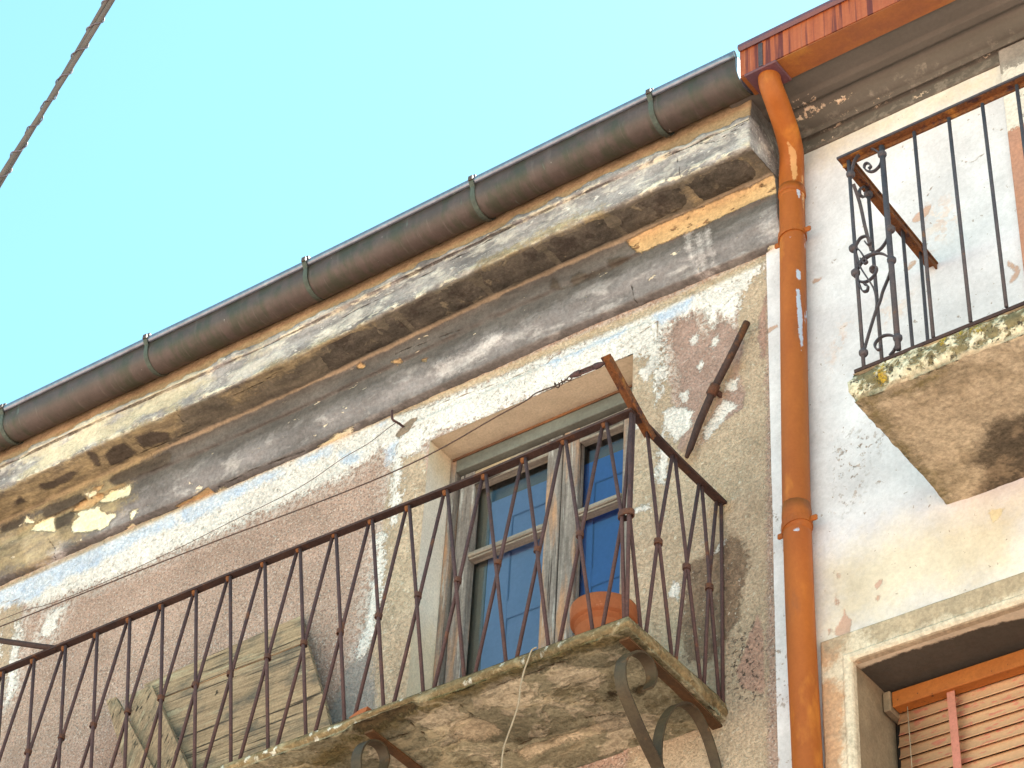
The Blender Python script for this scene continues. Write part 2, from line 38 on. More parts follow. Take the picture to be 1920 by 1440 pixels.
M={'cw': [[-7.902, -0.83, 8.155], [-6.803, -0.83, 8.127], [-5.799, -0.83, 8.083], [-5.332, -0.83, 8.089], [-4.971, -0.83, 8.143], [-4.82, -0.83, 8.162], [-4.767, -0.83, 8.181], [-4.671, -0.83, 8.175]], 'tb': [[-4.671, -0.83, 8.175], [-4.631, -0.83, 8.183], [-4.596, -0.83, 8.184], [-4.567, -0.83, 8.191], [-4.447, -0.83, 8.187], [-4.423, -0.83, 8.191]], 'tip': [-4.405, -0.838, 8.197], 'tip0': [-4.405, -0.569, 8.022], 'w2': [[-6.208, -0.07, 9.19], [-6.263, -0.07, 9.174], [-6.375, -0.07, 9.132], [-6.541, -0.07, 9.106], [-6.805, -0.07, 9.037], [-7.256, -0.07, 9.004], [-7.613, -0.07, 8.977], [-8.094, -0.07, 8.961], [-8.482, -0.07, 8.971], [-8.888, -0.07, 9.009]], 'hook': [[-6.215, 0.0, 9.215], [-6.218, -0.035, 9.216], [-6.224, -0.07, 9.214], [-6.232, -0.075, 9.235], [-6.236, -0.075, 9.278]], 'bar': [[-4.215, -0.045, 8.903], [-4.308, -0.045, 8.733], [-4.392, -0.045, 8.592], [-4.469, -0.045, 8.43], [-4.51, -0.045, 8.319], [-4.532, -0.045, 8.269]], 'str': [[-4.789, -0.705, 6.987], [-4.811, -0.705, 6.983], [-4.827, -0.705, 6.941], [-4.844, -0.705, 6.893], [-4.856, -0.705, 6.824], [-4.861, -0.705, 6.753], [-4.882, -0.705, 6.683], [-4.908, -0.705, 6.613], [-4.922, -0.705, 6.558], [-4.924, -0.705, 6.477], [-4.924, -0.705, 6.395]], 'b1': [[-4.408, -0.496, 6.781], [-4.408, -0.468, 6.838], [-4.408, -0.48, 6.887], [-4.408, -0.525, 6.911], [-4.408, -0.587, 6.894], [-4.408, -0.644, 6.847], [-4.408, -0.677, 6.78], [-4.408, -0.667, 6.702], [-4.408, -0.604, 6.631], [-4.408, -0.523, 6.558], [-4.408, -0.423, 6.481], [-4.408, -0.313, 6.391], [-4.408, -0.209, 6.306]], 'b2': [[-4.408, -0.313, 6.391], [-4.408, -0.408, 6.456], [-4.408, -0.422, 6.566], [-4.408, -0.391, 6.689], [-4.408, -0.319, 6.798], [-4.408, -0.24, 6.854], [-4.408, -0.16, 6.857], [-4.408, -0.09, 6.811], [-4.408, -0.04, 6.746], [-4.408, -0.002, 6.669], [-4.408, 0.024, 6.563]], 'b0': [[-4.408, -0.721, 6.887], [-4.408, -0.402, 6.851], [-4.408, -0.06, 6.808]], 'c1': [[-5.65, -0.557, 6.786], [-5.65, -0.544, 6.843], [-5.65, -0.577, 6.883], [-5.65, -0.626, 6.882], [-5.65, -0.677, 6.852], [-5.65, -0.71, 6.797], [-5.65, -0.713, 6.728], [-5.65, -0.673, 6.639], [-5.65, -0.578, 6.542], [-5.65, -0.387, 6.397]], 'F': [[[-3.305, -0.735, 8.82], [-3.288, -0.735, 7.698]], [[-3.152, -0.735, 8.817], [-3.14, -0.735, 7.722]], [[-3.004, -0.735, 8.816], [-2.993, -0.735, 7.713]], [[-2.849, -0.735, 8.806], [-2.838, -0.735, 7.715]], [[-2.701, -0.735, 8.802], [-2.692, -0.735, 7.717]], [[-2.55, -0.735, 8.82], [-2.546, -0.735, 7.724]]], 'S': [[[-3.32, -0.551, 8.786], [-3.32, -0.514, 7.93]], [[-3.32, -0.261, 8.836], [-3.32, -0.237, 8.201]], [[-3.32, -0.108, 8.851], [-3.32, -0.101, 8.334]]], 'SC': [[[-3.293, -0.735, 8.751], [-3.278, -0.735, 8.805], [-3.245, -0.735, 8.835], [-3.203, -0.735, 8.833], [-3.17, -0.735, 8.796], [-3.153, -0.735, 8.753]], [[-3.153, -0.735, 8.75], [-3.165, -0.735, 8.717], [-3.19, -0.735, 8.7], [-3.214, -0.735, 8.708], [-3.235, -0.735, 8.737], [-3.231, -0.735, 8.76], [-3.217, -0.735, 8.758], [-3.205, -0.735, 8.736], [-3.216, -0.735, 8.724]], [[-3.295, -0.735, 8.335], [-3.274, -0.735, 8.365], [-3.25, -0.735, 8.367], [-3.232, -0.735, 8.349], [-3.226, -0.735, 8.32], [-3.241, -0.735, 8.316], [-3.252, -0.735, 8.339]], [[-3.295, -0.735, 8.329], [-3.277, -0.735, 8.303], [-3.26, -0.735, 8.259], [-3.248, -0.735, 8.23], [-3.262, -0.735, 8.226], [-3.275, -0.735, 8.258]], [[-3.148, -0.735, 8.322], [-3.159, -0.735, 8.293], [-3.184, -0.735, 8.266], [-3.213, -0.735, 8.258], [-3.256, -0.735, 8.257], [-3.281, -0.735, 8.235], [-3.301, -0.735, 8.195], [-3.307, -0.735, 8.175]], [[-3.144, -0.735, 8.188], [-3.172, -0.735, 8.228], [-3.202, -0.735, 8.249], [-3.237, -0.735, 8.253], [-3.271, -0.735, 8.236], [-3.301, -0.735, 8.195]], [[-3.296, -0.735, 8.312], [-3.281, -0.735, 8.224], [-3.26, -0.735, 8.165], [-3.239, -0.735, 8.112], [-3.223, -0.735, 8.062], [-3.217, -0.735, 8.003], [-3.221, -0.735, 7.964]], [[-3.297, -0.735, 8.187], [-3.285, -0.735, 8.144], [-3.255, -0.735, 8.126], [-3.224, -0.735, 8.138], [-3.208, -0.735, 8.167], [-3.216, -0.735, 8.188], [-3.236, -0.735, 8.184]], [[-3.295, -0.735, 8.175], [-3.286, -0.735, 8.122], [-3.274, -0.735, 8.085], [-3.255, -0.735, 8.078], [-3.251, -0.735, 8.102], [-3.267, -0.735, 8.118]], [[-3.141, -0.735, 8.158], [-3.16, -0.735, 8.101], [-3.187, -0.735, 8.044], [-3.203, -0.735, 7.997], [-3.229, -0.735, 7.941], [-3.27, -0.735, 7.824], [-3.286, -0.735, 7.773]], [[-3.142, -0.735, 7.781], [-3.172, -0.735, 7.809], [-3.208, -0.735, 7.816], [-3.235, -0.735, 7.794], [-3.231, -0.735, 7.765], [-3.216, -0.735, 7.758], [-3.21, -0.735, 7.779]], [[-3.143, -0.735, 7.75], [-3.159, -0.735, 7.723], [-3.177, -0.735, 7.708]]], 'K': [[-3.299, -0.735, 8.739], [-3.152, -0.735, 8.771], [-3.137, -0.735, 8.345], [-3.142, -0.735, 8.181], [-3.305, -0.735, 8.329], [-3.301, -0.735, 8.195], [-3.286, -0.735, 7.773], [-3.139, -0.735, 7.778]], 'SK': [[-3.32, -0.55, 8.792], [-3.32, -0.544, 8.374]], 'SC2': [[[-3.32, -0.549, 8.806], [-3.32, -0.561, 8.821], [-3.32, -0.594, 8.8], [-3.32, -0.623, 8.756], [-3.32, -0.621, 8.727], [-3.32, -0.59, 8.741]], [[-3.32, -0.676, 8.746], [-3.32, -0.63, 8.677], [-3.32, -0.596, 8.57], [-3.32, -0.567, 8.503], [-3.32, -0.553, 8.47]]], 'pl': [[[-7.697, -0.05, 8.197], [-6.706, -0.042, 8.246], [-6.616, -0.077, 8.043], [-7.614, -0.077, 8.046]], [[-7.612, -0.078, 8.042], [-6.613, -0.078, 8.039], [-6.366, -0.163, 7.552], [-7.048, -0.172, 7.502], [-7.28, -0.175, 7.486]], [[-7.278, -0.176, 7.483], [-7.046, -0.173, 7.497], [-6.363, -0.164, 7.548], [-6.256, -0.203, 7.328], [-6.442, -0.212, 7.274], [-6.922, -0.222, 7.216], [-7.176, -0.207, 7.302]]], 'pa': [[-7.876, -0.115, 8.129], [-7.812, -0.115, 8.129], [-6.909, -0.384, 6.889], [-7.144, -0.367, 6.967]], 'pb': [[-7.784, -0.115, 8.133], [-7.608, -0.112, 8.144], [-6.768, -0.394, 6.843], [-7.053, -0.374, 6.937]], 'cab': [[-4.597, -4.336, 4.388], [-4.069, -4.402, 5.162], [-3.591, -4.488, 5.698], [-3.419, -4.524, 5.864], [-3.227, -4.571, 6.036], [-2.666, -4.73, 6.472], [-1.885, -4.985, 6.928]]}


# ------------------------------------------------------------------ node helpers
def new_mat(name):
    m = bpy.data.materials.new(name); m.use_nodes = True
    nt = m.node_tree; nt.nodes.clear()
    out = nt.nodes.new('ShaderNodeOutputMaterial'); b = nt.nodes.new('ShaderNodeBsdfPrincipled')
    nt.links.new(b.outputs[0], out.inputs[0]); b.inputs['Specular IOR Level'].default_value = 0.25
    return m, nt, b
def L(nt, a, b): nt.links.new(a, b)
def setin(nt, sock, v):
    if hasattr(v, 'is_output'): nt.links.new(v, sock)
    else: sock.default_value = v
def coords(nt, scale=(1,1,1), rnd=False, rot=(0,0,0)):
    t = nt.nodes.new('ShaderNodeTexCoord'); mp = nt.nodes.new('ShaderNodeMapping')
    mp.inputs['Scale'].default_value = scale; mp.inputs['Rotation'].default_value = rot
    L(nt, t.outputs['Object'], mp.inputs[0])
    if rnd:
        oi = nt.nodes.new('ShaderNodeObjectInfo'); vm = nt.nodes.new('ShaderNodeVectorMath'); vm.operation = 'SCALE'
        vm.inputs[0].default_value = (37.1, 11.3, 23.7); L(nt, oi.outputs['Random'], vm.inputs[3])
        va = nt.nodes.new('ShaderNodeVectorMath'); va.operation = 'ADD'
        L(nt, mp.outputs[0], va.inputs[0]); L(nt, vm.outputs[0], va.inputs[1]); return va.outputs[0]
    return mp.outputs[0]
def noise(nt, vec, scale, detail=4, rough=0.55, dist=0.0):
    n = nt.nodes.new('ShaderNodeTexNoise'); n.inputs['Scale'].default_value = scale; n.inputs['Detail'].default_value = detail
    n.inputs['Roughness'].default_value = rough; n.inputs['Distortion'].default_value = dist
    L(nt, vec, n.inputs['Vector']); return n.outputs[0]
def voro(nt, vec, scale, feature='F1', rnd=1.0):
    n = nt.nodes.new('ShaderNodeTexVoronoi'); n.feature = feature; n.inputs['Scale'].default_value = scale
    n.inputs['Randomness'].default_value = rnd
    L(nt, vec, n.inputs['Vector']); return n.outputs['Distance']
def mth(nt, op, a, b=0.0, c=0.0, clamp=False):
    n = nt.nodes.new('ShaderNodeMath'); n.operation = op; n.use_clamp = clamp
    setin(nt, n.inputs[0], a); setin(nt, n.inputs[1], b)
    if op in ('MULTIPLY_ADD', 'SMOOTH_MIN'): setin(nt, n.inputs[2], c)
    return n.outputs[0]
def rmap(nt, v, a, b, c=0.0, d=1.0):
    n = nt.nodes.new('ShaderNodeMapRange'); n.clamp = True
    setin(nt, n.inputs[0], v); n.inputs[1].default_value = a; n.inputs[2].default_value = b; n.inputs[3].default_value = c; n.inputs[4].default_value = d
    return n.outputs[0]
def mix(nt, f, a, b, mode='MIX'):
    n = nt.nodes.new('ShaderNodeMix'); n.data_type = 'RGBA'; n.blend_type = mode
    setin(nt, n.inputs[0], f)
    for s, v in ((n.inputs[6], a), (n.inputs[7], b)):
        if isinstance(v, tuple): s.default_value = (v[0], v[1], v[2], 1)
        else: L(nt, v, s)
    return n.outputs[2]
def attr(nt, name):
    n = nt.nodes.new('ShaderNodeAttribute'); n.attribute_name = name; return n.outputs['Fac']
def bump(nt, bsdf, h, strength=0.5, dist=0.01):
    n = nt.nodes.new('ShaderNodeBump'); n.inputs['Strength'].default_value = strength; n.inputs['Distance'].default_value = dist
    L(nt, h, n.inputs['Height']); L(nt, n.outputs[0], bsdf.inputs['Normal'])
def gain(nt, col, v, lo, hi, a=0.3, b=0.7):
    g = rmap(nt, v, a, b, lo, hi)
    cmb = nt.nodes.new('ShaderNodeCombineColor')
    for i in range(3): L(nt, g, cmb.inputs[i])
    return mix(nt, 1.0, col, cmb.outputs[0], 'MULTIPLY')
def layered(name, base, layers, grain=(0.8, 1.2, 140), streak=None, cracks=None, bumps=0.5, rough=0.92, bigvar=(0.86, 1.12, 1.6), plates=None, mstreak=None):
    """weathered plaster: base + ragged paint layers whose outlines are the mesh attributes (signed distance in m)"""
    m, nt, b = new_mat(name); v = coords(nt)
    vs_ = coords(nt, streak) if streak else v
    vk = coords(nt, mstreak) if mstreak else v
    def var(c1, c2, sc_): return mix(nt, rmap(nt, noise(nt, vs_, sc_, 5, 0.65), 0.35, 0.65), c1, c2)
    col = var(*base[:3])
    h = mth(nt, 'MULTIPLY', noise(nt, v, grain[2], 2, 0.6), base[3])
    for i, (an, c1, c2, ns, amp, ms, edge, hh, op, *ex) in enumerate(layers):
        n1 = noise(nt, vk, ms, 6, 0.65, 0.3)
        k = mth(nt, 'MULTIPLY_ADD', n1, amp*2.4, -amp*1.2)
        a2 = ex[0] if ex else amp*.8
        k = mth(nt, 'ADD', k, mth(nt, 'MULTIPLY_ADD', noise(nt, v, min(ms*4, 95), 4, 0.8), a2*2.4, -a2*1.2))
        f = mth(nt, 'SUBTRACT', k, attr(nt, an))
        f = rmap(nt, f, -edge, edge, 0, op)
        if len(ex) > 1:                                       # flecks: only where a fine noise passes a threshold
            f = mth(nt, 'MULTIPLY', f, rmap(nt, noise(nt, vk, ex[1], 4, 0.65, .2), ex[2], ex[3]))
        col = mix(nt, f, col, var(c1, c2, ns))
        h = mth(nt, 'MULTIPLY_ADD', f, hh, h)
    g = noise(nt, v, grain[2], 4, 0.75)
    col = gain(nt, col, g, grain[0], grain[1], .36, .64)
    if plates:
        pv = coords(nt, (.55, 1.0, 1.0)); dn_ = nt.nodes.new('ShaderNodeVectorMath'); dn_.operation = 'ADD'
        nz = nt.nodes.new('ShaderNodeTexNoise'); nz.inputs['Scale'].default_value = 7; nz.inputs['Detail'].default_value = 5; L(nt, pv, nz.inputs['Vector'])
        sc2 = nt.nodes.new('ShaderNodeVectorMath'); sc2.operation = 'SCALE'; sc2.inputs[3].default_value = .22; L(nt, nz.outputs['Color'], sc2.inputs[0])
        L(nt, pv, dn_.inputs[0]); L(nt, sc2.outputs[0], dn_.inputs[1])
        e_ = voro(nt, dn_.outputs[0], plates[0], 'DISTANCE_TO_EDGE'); pm = rmap(nt, e_, .0, plates[1], .7, 0)
        vc = nt.nodes.new('ShaderNodeTexVoronoi'); vc.inputs['Scale'].default_value = plates[0]; L(nt, dn_.outputs[0], vc.inputs['Vector'])
        sep = nt.nodes.new('ShaderNodeSeparateColor'); L(nt, vc.outputs['Color'], sep.inputs[0])
        col = gain(nt, col, sep.outputs[0], .72, 1.22, 0, 1)
        pm = mth(nt, 'MULTIPLY', pm, rmap(nt, noise(nt, v, 3, 3), .42, .58))
        col = mix(nt, pm, col, plates[2]); h = mth(nt, 'MULTIPLY_ADD', rmap(nt, e_, 0, plates[1]*2.2), .35, h)
    col = gain(nt, col, noise(nt, v, bigvar[2], 6, 0.6), bigvar[0], bigvar[1])
    if cracks:
        ck = rmap(nt, mth(nt, 'MULTIPLY_ADD', noise(nt, v, 30, 4, 0.7), cracks[1], attr(nt, cracks[0])), 0.0005+cracks[1]*0.5, 0.0055+cracks[1]*0.5, 1, 0)
        col = mix(nt, ck, col, cracks[2]); h = mth(nt, 'MULTIPLY_ADD', ck, -.6, h)
    L(nt, col, b.inputs['Base Color']); b.inputs['Roughness'].default_value = rough
    b.inputs['Specular IOR Level'].default_value = 0.12
    h = mth(nt, 'MULTIPLY_ADD', noise(nt, v, 9, 6, 0.6), 0.8, h)
    bump(nt, b, h, bumps, 0.012)
    return m

# ------------------------------------------------------------------ geometry helpers
def worldpos(o):
    p = Vector((0,0,0))
    while o: p = p + o.location; o = o.parent
    return p
def link(o, parent=None, at=(0,0,0)):
    COL.objects.link(o)
    if parent: o.parent = parent
    o.location = Vector(at) - (worldpos(parent) if parent else Vector((0,0,0)))
    return o
def mesh(name, vs_, fs, mat, parent=None, smooth=False, at=(0,0,0), attrs=None):
    me = bpy.data.meshes.new(name); me.from_pydata([tuple(p) for p in vs_], [], fs); me.update()
    me.materials.append(mat)
    if smooth: me.polygons.foreach_set('use_smooth', [True]*len(me.polygons))
    if attrs:
        for k, arr in attrs.items():
            a = me.attributes.new(k, 'FLOAT', 'POINT'); a.data.foreach_set('value', np.asarray(arr, np.float32))
    return link(bpy.data.objects.new(name, me), parent, at)
def inst(o, name, parent, at):
    c = o.copy(); c.name = name; COL.objects.link(c); c.parent = parent; c.location = Vector(at) - worldpos(parent); return c
def thing(name, label, cat, loc, group=None):
    o = bpy.data.objects.new(name, None); o.empty_display_size = 0.1; COL.objects.link(o); o.location = loc
    o['label'] = label; o['category'] = cat
    if group: o['group'] = group
    return o
def tag(o, label, cat, group=None):
    o['label'] = label; o['category'] = cat
    if group: o['group'] = group
    return o
def boxv(x0, x1, y0, y1, z0, z1, bev=0.0):
    """box with chamfered edges (24 corners)"""
    if bev <= 0:
        v = [(x, y, z) for z in (z0, z1) for y in (y0, y1) for x in (x0, x1)]
        return v, [(0,2,3,1), (4,5,7,6), (0,1,5,4), (2,6,7,3), (0,4,6,2), (1,3,7,5)]
    import bmesh
    bm = bmesh.new(); vv = [bm.verts.new((x, y, z)) for z in (z0, z1) for y in (y0, y1) for x in (x0, x1)]
    for f in [(0,2,3,1), (4,5,7,6), (0,1,5,4), (2,6,7,3), (0,4,6,2), (1,3,7,5)]: bm.faces.new([vv[i] for i in f])
    bmesh.ops.bevel(bm, geom=bm.edges[:], offset=bev, segments=1, affect='EDGES')
    bm.verts.index_update(); v = [tuple(p.co) for p in bm.verts]; f = [[p.index for p in q.verts] for q in bm.faces]; bm.free()
    return v, f
def box(name, x0, x1, y0, y1, z0, z1, mat, parent=None, bev=0.0):
    v, f = boxv(x0, x1, y0, y1, z0, z1, bev); return mesh(name, v, f, mat, parent)
def catmull(P, n=6):
    P = [Vector(p) for p in P]; out = []
    for i in range(len(P)-1):
        p0 = P[max(i-1, 0)]; p1 = P[i]; p2 = P[i+1]; p3 = P[min(i+2, len(P)-1)]
        for k in range(n):
            t = k/n
            out.append(0.5*((2*p1) + (p2-p0)*t + (2*p0-5*p1+4*p2-p3)*t*t + (3*p1-p0-3*p2+p3)*t**3))
    out.append(P[-1]); return out
def tubev(P, r, n=10, caps=True):
    P = [Vector(p) for p in P]; R_ = r if isinstance(r, (list, tuple)) else [r]*len(P)
    t = (P[1]-P[0]).normalized(); a = Vector((0,0,1)) if abs(t.z) < 0.9 else Vector((1,0,0))
    u = t.cross(a).normalized(); V, F = [], []
    for i, p in enumerate(P):
        if i == 0: tt = (P[1]-P[0])
        elif i == len(P)-1: tt = (P[-1]-P[-2])
        else: tt = (P[i+1]-P[i-1])
        tt = tt.normalized(); u = (u - tt*u.dot(tt)).normalized(); w = tt.cross(u)
        for k in range(n):
            an = 2*math.pi*k/n; V.append(p + (u*math.cos(an) + w*math.sin(an))*R_[i])
    for i in range(len(P)-1):
        for k in range(n):
            a0 = i*n+k; a1 = i*n+(k+1)%n; F.append((a0, a1, a1+n, a0+n))
    if caps: F.append(tuple(range(n-1, -1, -1))); F.append(tuple((len(P)-1)*n+k for k in range(n)))
    return V, F
def tube(name, P, r, mat, parent=None, n=10): 
    v, f = tubev(P, r, n); return mesh(name, v, f, mat, parent, True)
def strapv(P, wdir, w, t):
    """flat bar swept along P: width w along wdir, thickness t"""
    P = [Vector(p) for p in P]; wd = Vector(wdir).normalized(); V, F = [], []
    for i, p in enumerate(P):
        tt = (P[min(i+1, len(P)-1)] - P[max(i-1, 0)]).normalized(); nn = tt.cross(wd).normalized()
        for a, b in ((-1,-1), (1,-1), (1,1), (-1,1)): V.append(p + wd*(a*w/2) + nn*(b*t/2))
    for i in range(len(P)-1):
        for k in range(4):
            a0 = i*4+k; a1 = i*4+(k+1)%4; F.append((a0, a1, a1+4, a0+4))
    F.append((3,2,1,0)); e = (len(P)-1)*4; F.append((e, e+1, e+2, e+3))
    return V, F
def strap(name, P, wdir, w, t, mat, parent=None):
    v, f = strapv(P, wdir, w, t); return mesh(name, v, f, mat, parent)
def join(*parts):
    V, F = [], []
    for v, f in parts:
        o = len(V); V += [tuple(p) for p in v]; F += [tuple(i+o for i in q) for q in f]
    return V, F
def lathe(prof, c, n=40):
    V, F = [], []
    for r, z in prof:
        for k in range(n):
            a = 2*math.pi*k/n; V.append((c[0]+r*math.cos(a), c[1]+r*math.sin(a), c[2]+z))
    for i in range(len(prof)-1):
        for k in range(n):
            a0 = i*n+k; a1 = i*n+(k+1)%n; F.append((a0, a1, a1+n, a0+n))
    return V, F
def sdf(P, polys, closed=True):
    P = np.asarray(P, float); best = np.full(len(P), 9.0)
    for poly in polys:
        q = np.asarray(poly, float); lo = q.min(0)-0.5; hi = q.max(0)+0.5
        m_ = np.all((P > lo) & (P < hi), axis=1)
        if not m_.any(): continue
        p = P[m_]; d = np.full(len(p), 9.0); ins = np.zeros(len(p), bool)
        n = len(q); last = n if closed else n-1
        for i in range(last):
            a = q[i]; b = q[(i+1) % n]; e = b-a
            t = np.clip(((p-a)@e)/max(e@e, 1e-12), 0, 1); dd = np.hypot(*(p-a-t[:, None]*e).T); d = np.minimum(d, dd)
            if closed:
                c = ((a[1] > p[:, 1]) != (b[1] > p[:, 1])); 
                with np.errstate(divide='ignore', invalid='ignore'): xx = (b[0]-a[0])*(p[:, 1]-a[1])/(b[1]-a[1])+a[0]
                ins ^= c & (p[:, 0] < xx)
        d = np.where(ins, -d, d); best[m_] = np.minimum(best[m_], d)
    return best
_N = rng.random((257, 257))
def vnoise(x, y):
    xi = np.floor(x).astype(int); yi = np.floor(y).astype(int); fx = x-xi; fy = y-yi; fx = fx*fx*(3-2*fx); fy = fy*fy*(3-2*fy)
    g = lambda i, j: _N[(i) % 257, (j) % 257]
    return (g(xi, yi)*(1-fx)+g(xi+1, yi)*fx)*(1-fy)+(g(xi, yi+1)*(1-fx)+g(xi+1, yi+1)*fx)*fy - 0.5
def fbm(x, y, s=1.0, o=4):
    t = 0; a = 1.0
    for k in range(o): t = t + a*vnoise(x*s+17*k, y*s+31*k); a *= 0.5; s *= 2.1
    return t
def lines(*segs):
    out = []
    for a, b, st in segs:
        n = max(1, int(round((b-a)/st))); out += list(np.linspace(a, b, n+1)[:-1])
    return out + [segs[-1][1]]

# ------------------------------------------------------------------ materials
C_ = {'white': ((.85,.81,.765), (.74,.69,.64)), 'pink': ((.43,.30,.255), (.36,.235,.20)), 'tan': ((.52,.40,.29), (.41,.315,.225)),
      'blue': ((.48,.60,.80), (.66,.71,.78))}
wall_left = layered('peeling_lime_plaster', ((.45,.31,.25), (.345,.24,.19), 5, 0.7), [
    ('all', (.66,.56,.50), (.60,.50,.44), 8, .0, 10, .01, .25, .85, .0, 85, .54, .61),
    ('all', (.20,.125,.105), (.24,.155,.13), 8, .0, 10, .01, -.4, .75, .0, 100, .55, .61),
    ('whitenear', (.82,.765,.72), (.74,.68,.63), 8, .06, 9, .09, .3, .95, .02, 34, .46, .53),
    ('tan', *C_['tan'], 6, .03, 14, .010, .25, .96),
    ('tan', (.28,.22,.16), (.31,.25,.18), 6, .0, 14, .010, -.3, .4, .0, 58, .57, .64),
    ('tan', (.60,.53,.42), (.66,.58,.47), 6, .0, 14, .010, .2, .8, .0, 40, .59, .66),
    ('grey', (.25,.23,.225), (.36,.33,.31), 9, .05, 16, .02, .1, .9),
    ('white', *C_['white'], 4, .06, 14, .005, .55, .97, .075),
    ('white', (.50,.42,.34), (.42,.35,.29), 6, .0, 14, .02, -.5, .7, .0, 38, .60, .65),
    ('pink2', (.42,.285,.24), (.33,.22,.18), 7, .035, 30, .005, -.3, .96, .03),
    ('pink2', (.66,.57,.51), (.17,.11,.09), 40, .0, 30, .005, .1, .8, .0, 60, .57, .64),
    ('pink3', (.46,.28,.215), (.38,.24,.19), 7, .012, 30, .006, .1, .9),
    ('brown', (.29,.20,.135), (.16,.105,.075), 20, .04, 30, .010, -.4, .95),
    ('brown', (.70,.62,.54), (.60,.52,.44), 20, .0, 30, .010, .3, .9, .0, 52, .62, .67),
    ('white2', (.80,.76,.71), (.70,.64,.60), 6, .03, 24, .004, .4, .97, .03),
    ('blue', *C_['blue'], 8, .05, 12, .02, .15, .85, .03),
    ('warm', (.50,.37,.23), (.62,.49,.34), 8, .008, 14, .012, .0, .8),
    ('patch', (.34,.255,.185), (.28,.215,.16), 10, .008, 40, .003, -.9, 1.0),
    ('rust', (.42,.19,.05), (.52,.34,.16), 9, .03, 12, .05, .0, .6),
    ('mould', (.06,.045,.038), (.11,.08,.065), 20, .03, 30, .05, -.2, .9, .02, 44, .555, .60)],
    grain=(.83, 1.16, 46), bumps=.8, cracks=('crack', .010, (.30,.20,.12)))
wall_right = layered('lavender_white_limewash', ((.70,.685,.71), (.575,.555,.575), 3, 0.25), [
    ('cream', (.68,.60,.46), (.56,.475,.345), 3, .10, 5, .12, .0, .85),  # warm bounce light put into the wall tint, low down and under the eaves
    ('rosy', (.56,.42,.37), (.72,.63,.58), 14, .08, 12, .04, -.1, .85, .05, 20, .47, .54),
    ('speck', (.16,.13,.11), (.42,.31,.24), 30, .05, 20, .06, -.5, .95, .03, 40, .565, .60),
    ('everywhere', (.45,.36,.30), (.30,.24,.20), 30, .0, 20, .05, -.4, .8, .0, 30, .66, .69),
    ('pink', (.54,.35,.28), (.48,.33,.25), 9, .010, 30, .003, -.7, .95),
    ('yel', (.66,.55,.36), (.6,.5,.33), 9, .01, 30, .003, -.5, .95)],
    grain=(.92, 1.07, 60), cracks=('crack', .012, (.30,.22,.17)), bumps=.45, bigvar=(.86, 1.10, 2.5))
cornice_m = layered('grey_washed_cornice', ((.135,.122,.115), (.090,.081,.076), 3.5, 0.4), [
    ('fascia', (.37,.345,.335), (.165,.15,.148), 3.5, .045, 9, .03, .1, .95),
    ('fascia', (.66,.61,.53), (.50,.46,.42), 6, .03, 9, .02, .3, .85, .0, 8, .50, .62),
    ('fascia', (.70,.66,.62), (.58,.54,.50), 6, .03, 9, .02, .3, .85, .0, 38, .60, .66),
    ('fasleft', (.60,.52,.36), (.50,.43,.30), 6, .06, 6, .05, .1, .8, .06, 6, .46, .58),
    ('fasedge', (.72,.66,.53), (.60,.54,.42), 9, .01, 20, .01, .3, .95, .01, 18, .50, .56),
    ('tileline', (.05,.04,.035), (.07,.055,.045), 6, .004, 20, .003, -.8, .95, .003, 3.5, .42, .50),
    ('soffit', (.105,.092,.070), (.19,.165,.12), 6, .02, 10, .02, .0, .85),  # soffit tone lowered to carry the shade under the fascia
    ('arris', (.33,.26,.18), (.26,.205,.14), 5, .010, 12, .006, .2, .9),
    ('mortar', (.33,.235,.14), (.26,.18,.105), 5, .010, 20, .006, .3, 1.0),
    ('low', (.275,.258,.262), (.145,.135,.136), 2.6, .06, 7, .05, .0, .85),
    ('low', (.42,.40,.39), (.36,.34,.335), 2.6, .06, 7, .05, .1, .75, .0, 9, .53, .64),
    ('pale', (.62,.59,.58), (.42,.39,.385), 14, .04, 20, .02, .1, .8, .03),
    ('yel', (.42,.335,.19), (.20,.16,.105), 9, .07, 12, .03, .2, .85, .07),
    ('tan', (.56,.385,.205), (.46,.31,.165), 8, .012, 24, .004, -.8, 1.0),
    ('tan', (.26,.15,.08), (.20,.11,.06), 8, .0, 24, .01, -1.2, .9, .0, 20, .60, .66),
    ('cream', (.74,.64,.40), (.82,.76,.60), 8, .018, 22, .004, -.8, 1.0),
    ('dark', (.060,.048,.040), (.10,.082,.066), 8, .016, 22, .008, .3, .95),
    ('lowall', (.70,.62,.50), (.62,.52,.38), 8, .0, 22, .01, -.5, .9, .0, 16, .665, .69)],
    grain=(.82, 1.18, 52), streak=(.8, 3.2, 3.2), mstreak=(.5, 1.2, 1.2), bumps=.9, bigvar=(.74, 1.25, 2.2), cracks=('crack', .012, (.05,.04,.032)))
stone_m = layered('shade_dark_soffit_stone', ((.062,.055,.046), (.115,.10,.08), 7, 0.4), [  # dark stone, with the shade of the soffit mixed into its colour
    ('zero', (.25,.21,.14), (.20,.17,.12), 7, .0, 10, .01, .2, .8, .0, 9, .58, .66), ('zero', (.045,.036,.03), (.05,.04,.034), 7, .0, 10, .01, .1, .8, .0, 6, .54, .62)], grain=(.76, 1.25, 60), streak=(1, 2, 2), bumps=.8, bigvar=(.7, 1.3, 4))
stone2_m = layered('dusty_soffit_stone', ((.12,.105,.082), (.19,.165,.125), 7, 0.4), [
    ('zero', (.055,.047,.04), (.08,.07,.058), 7, .0, 10, .01, .1, .9, .0, 5, .50, .58)], grain=(.76, 1.25, 60), streak=(1, 2, 2), bumps=.8, bigvar=(.7, 1.3, 4))
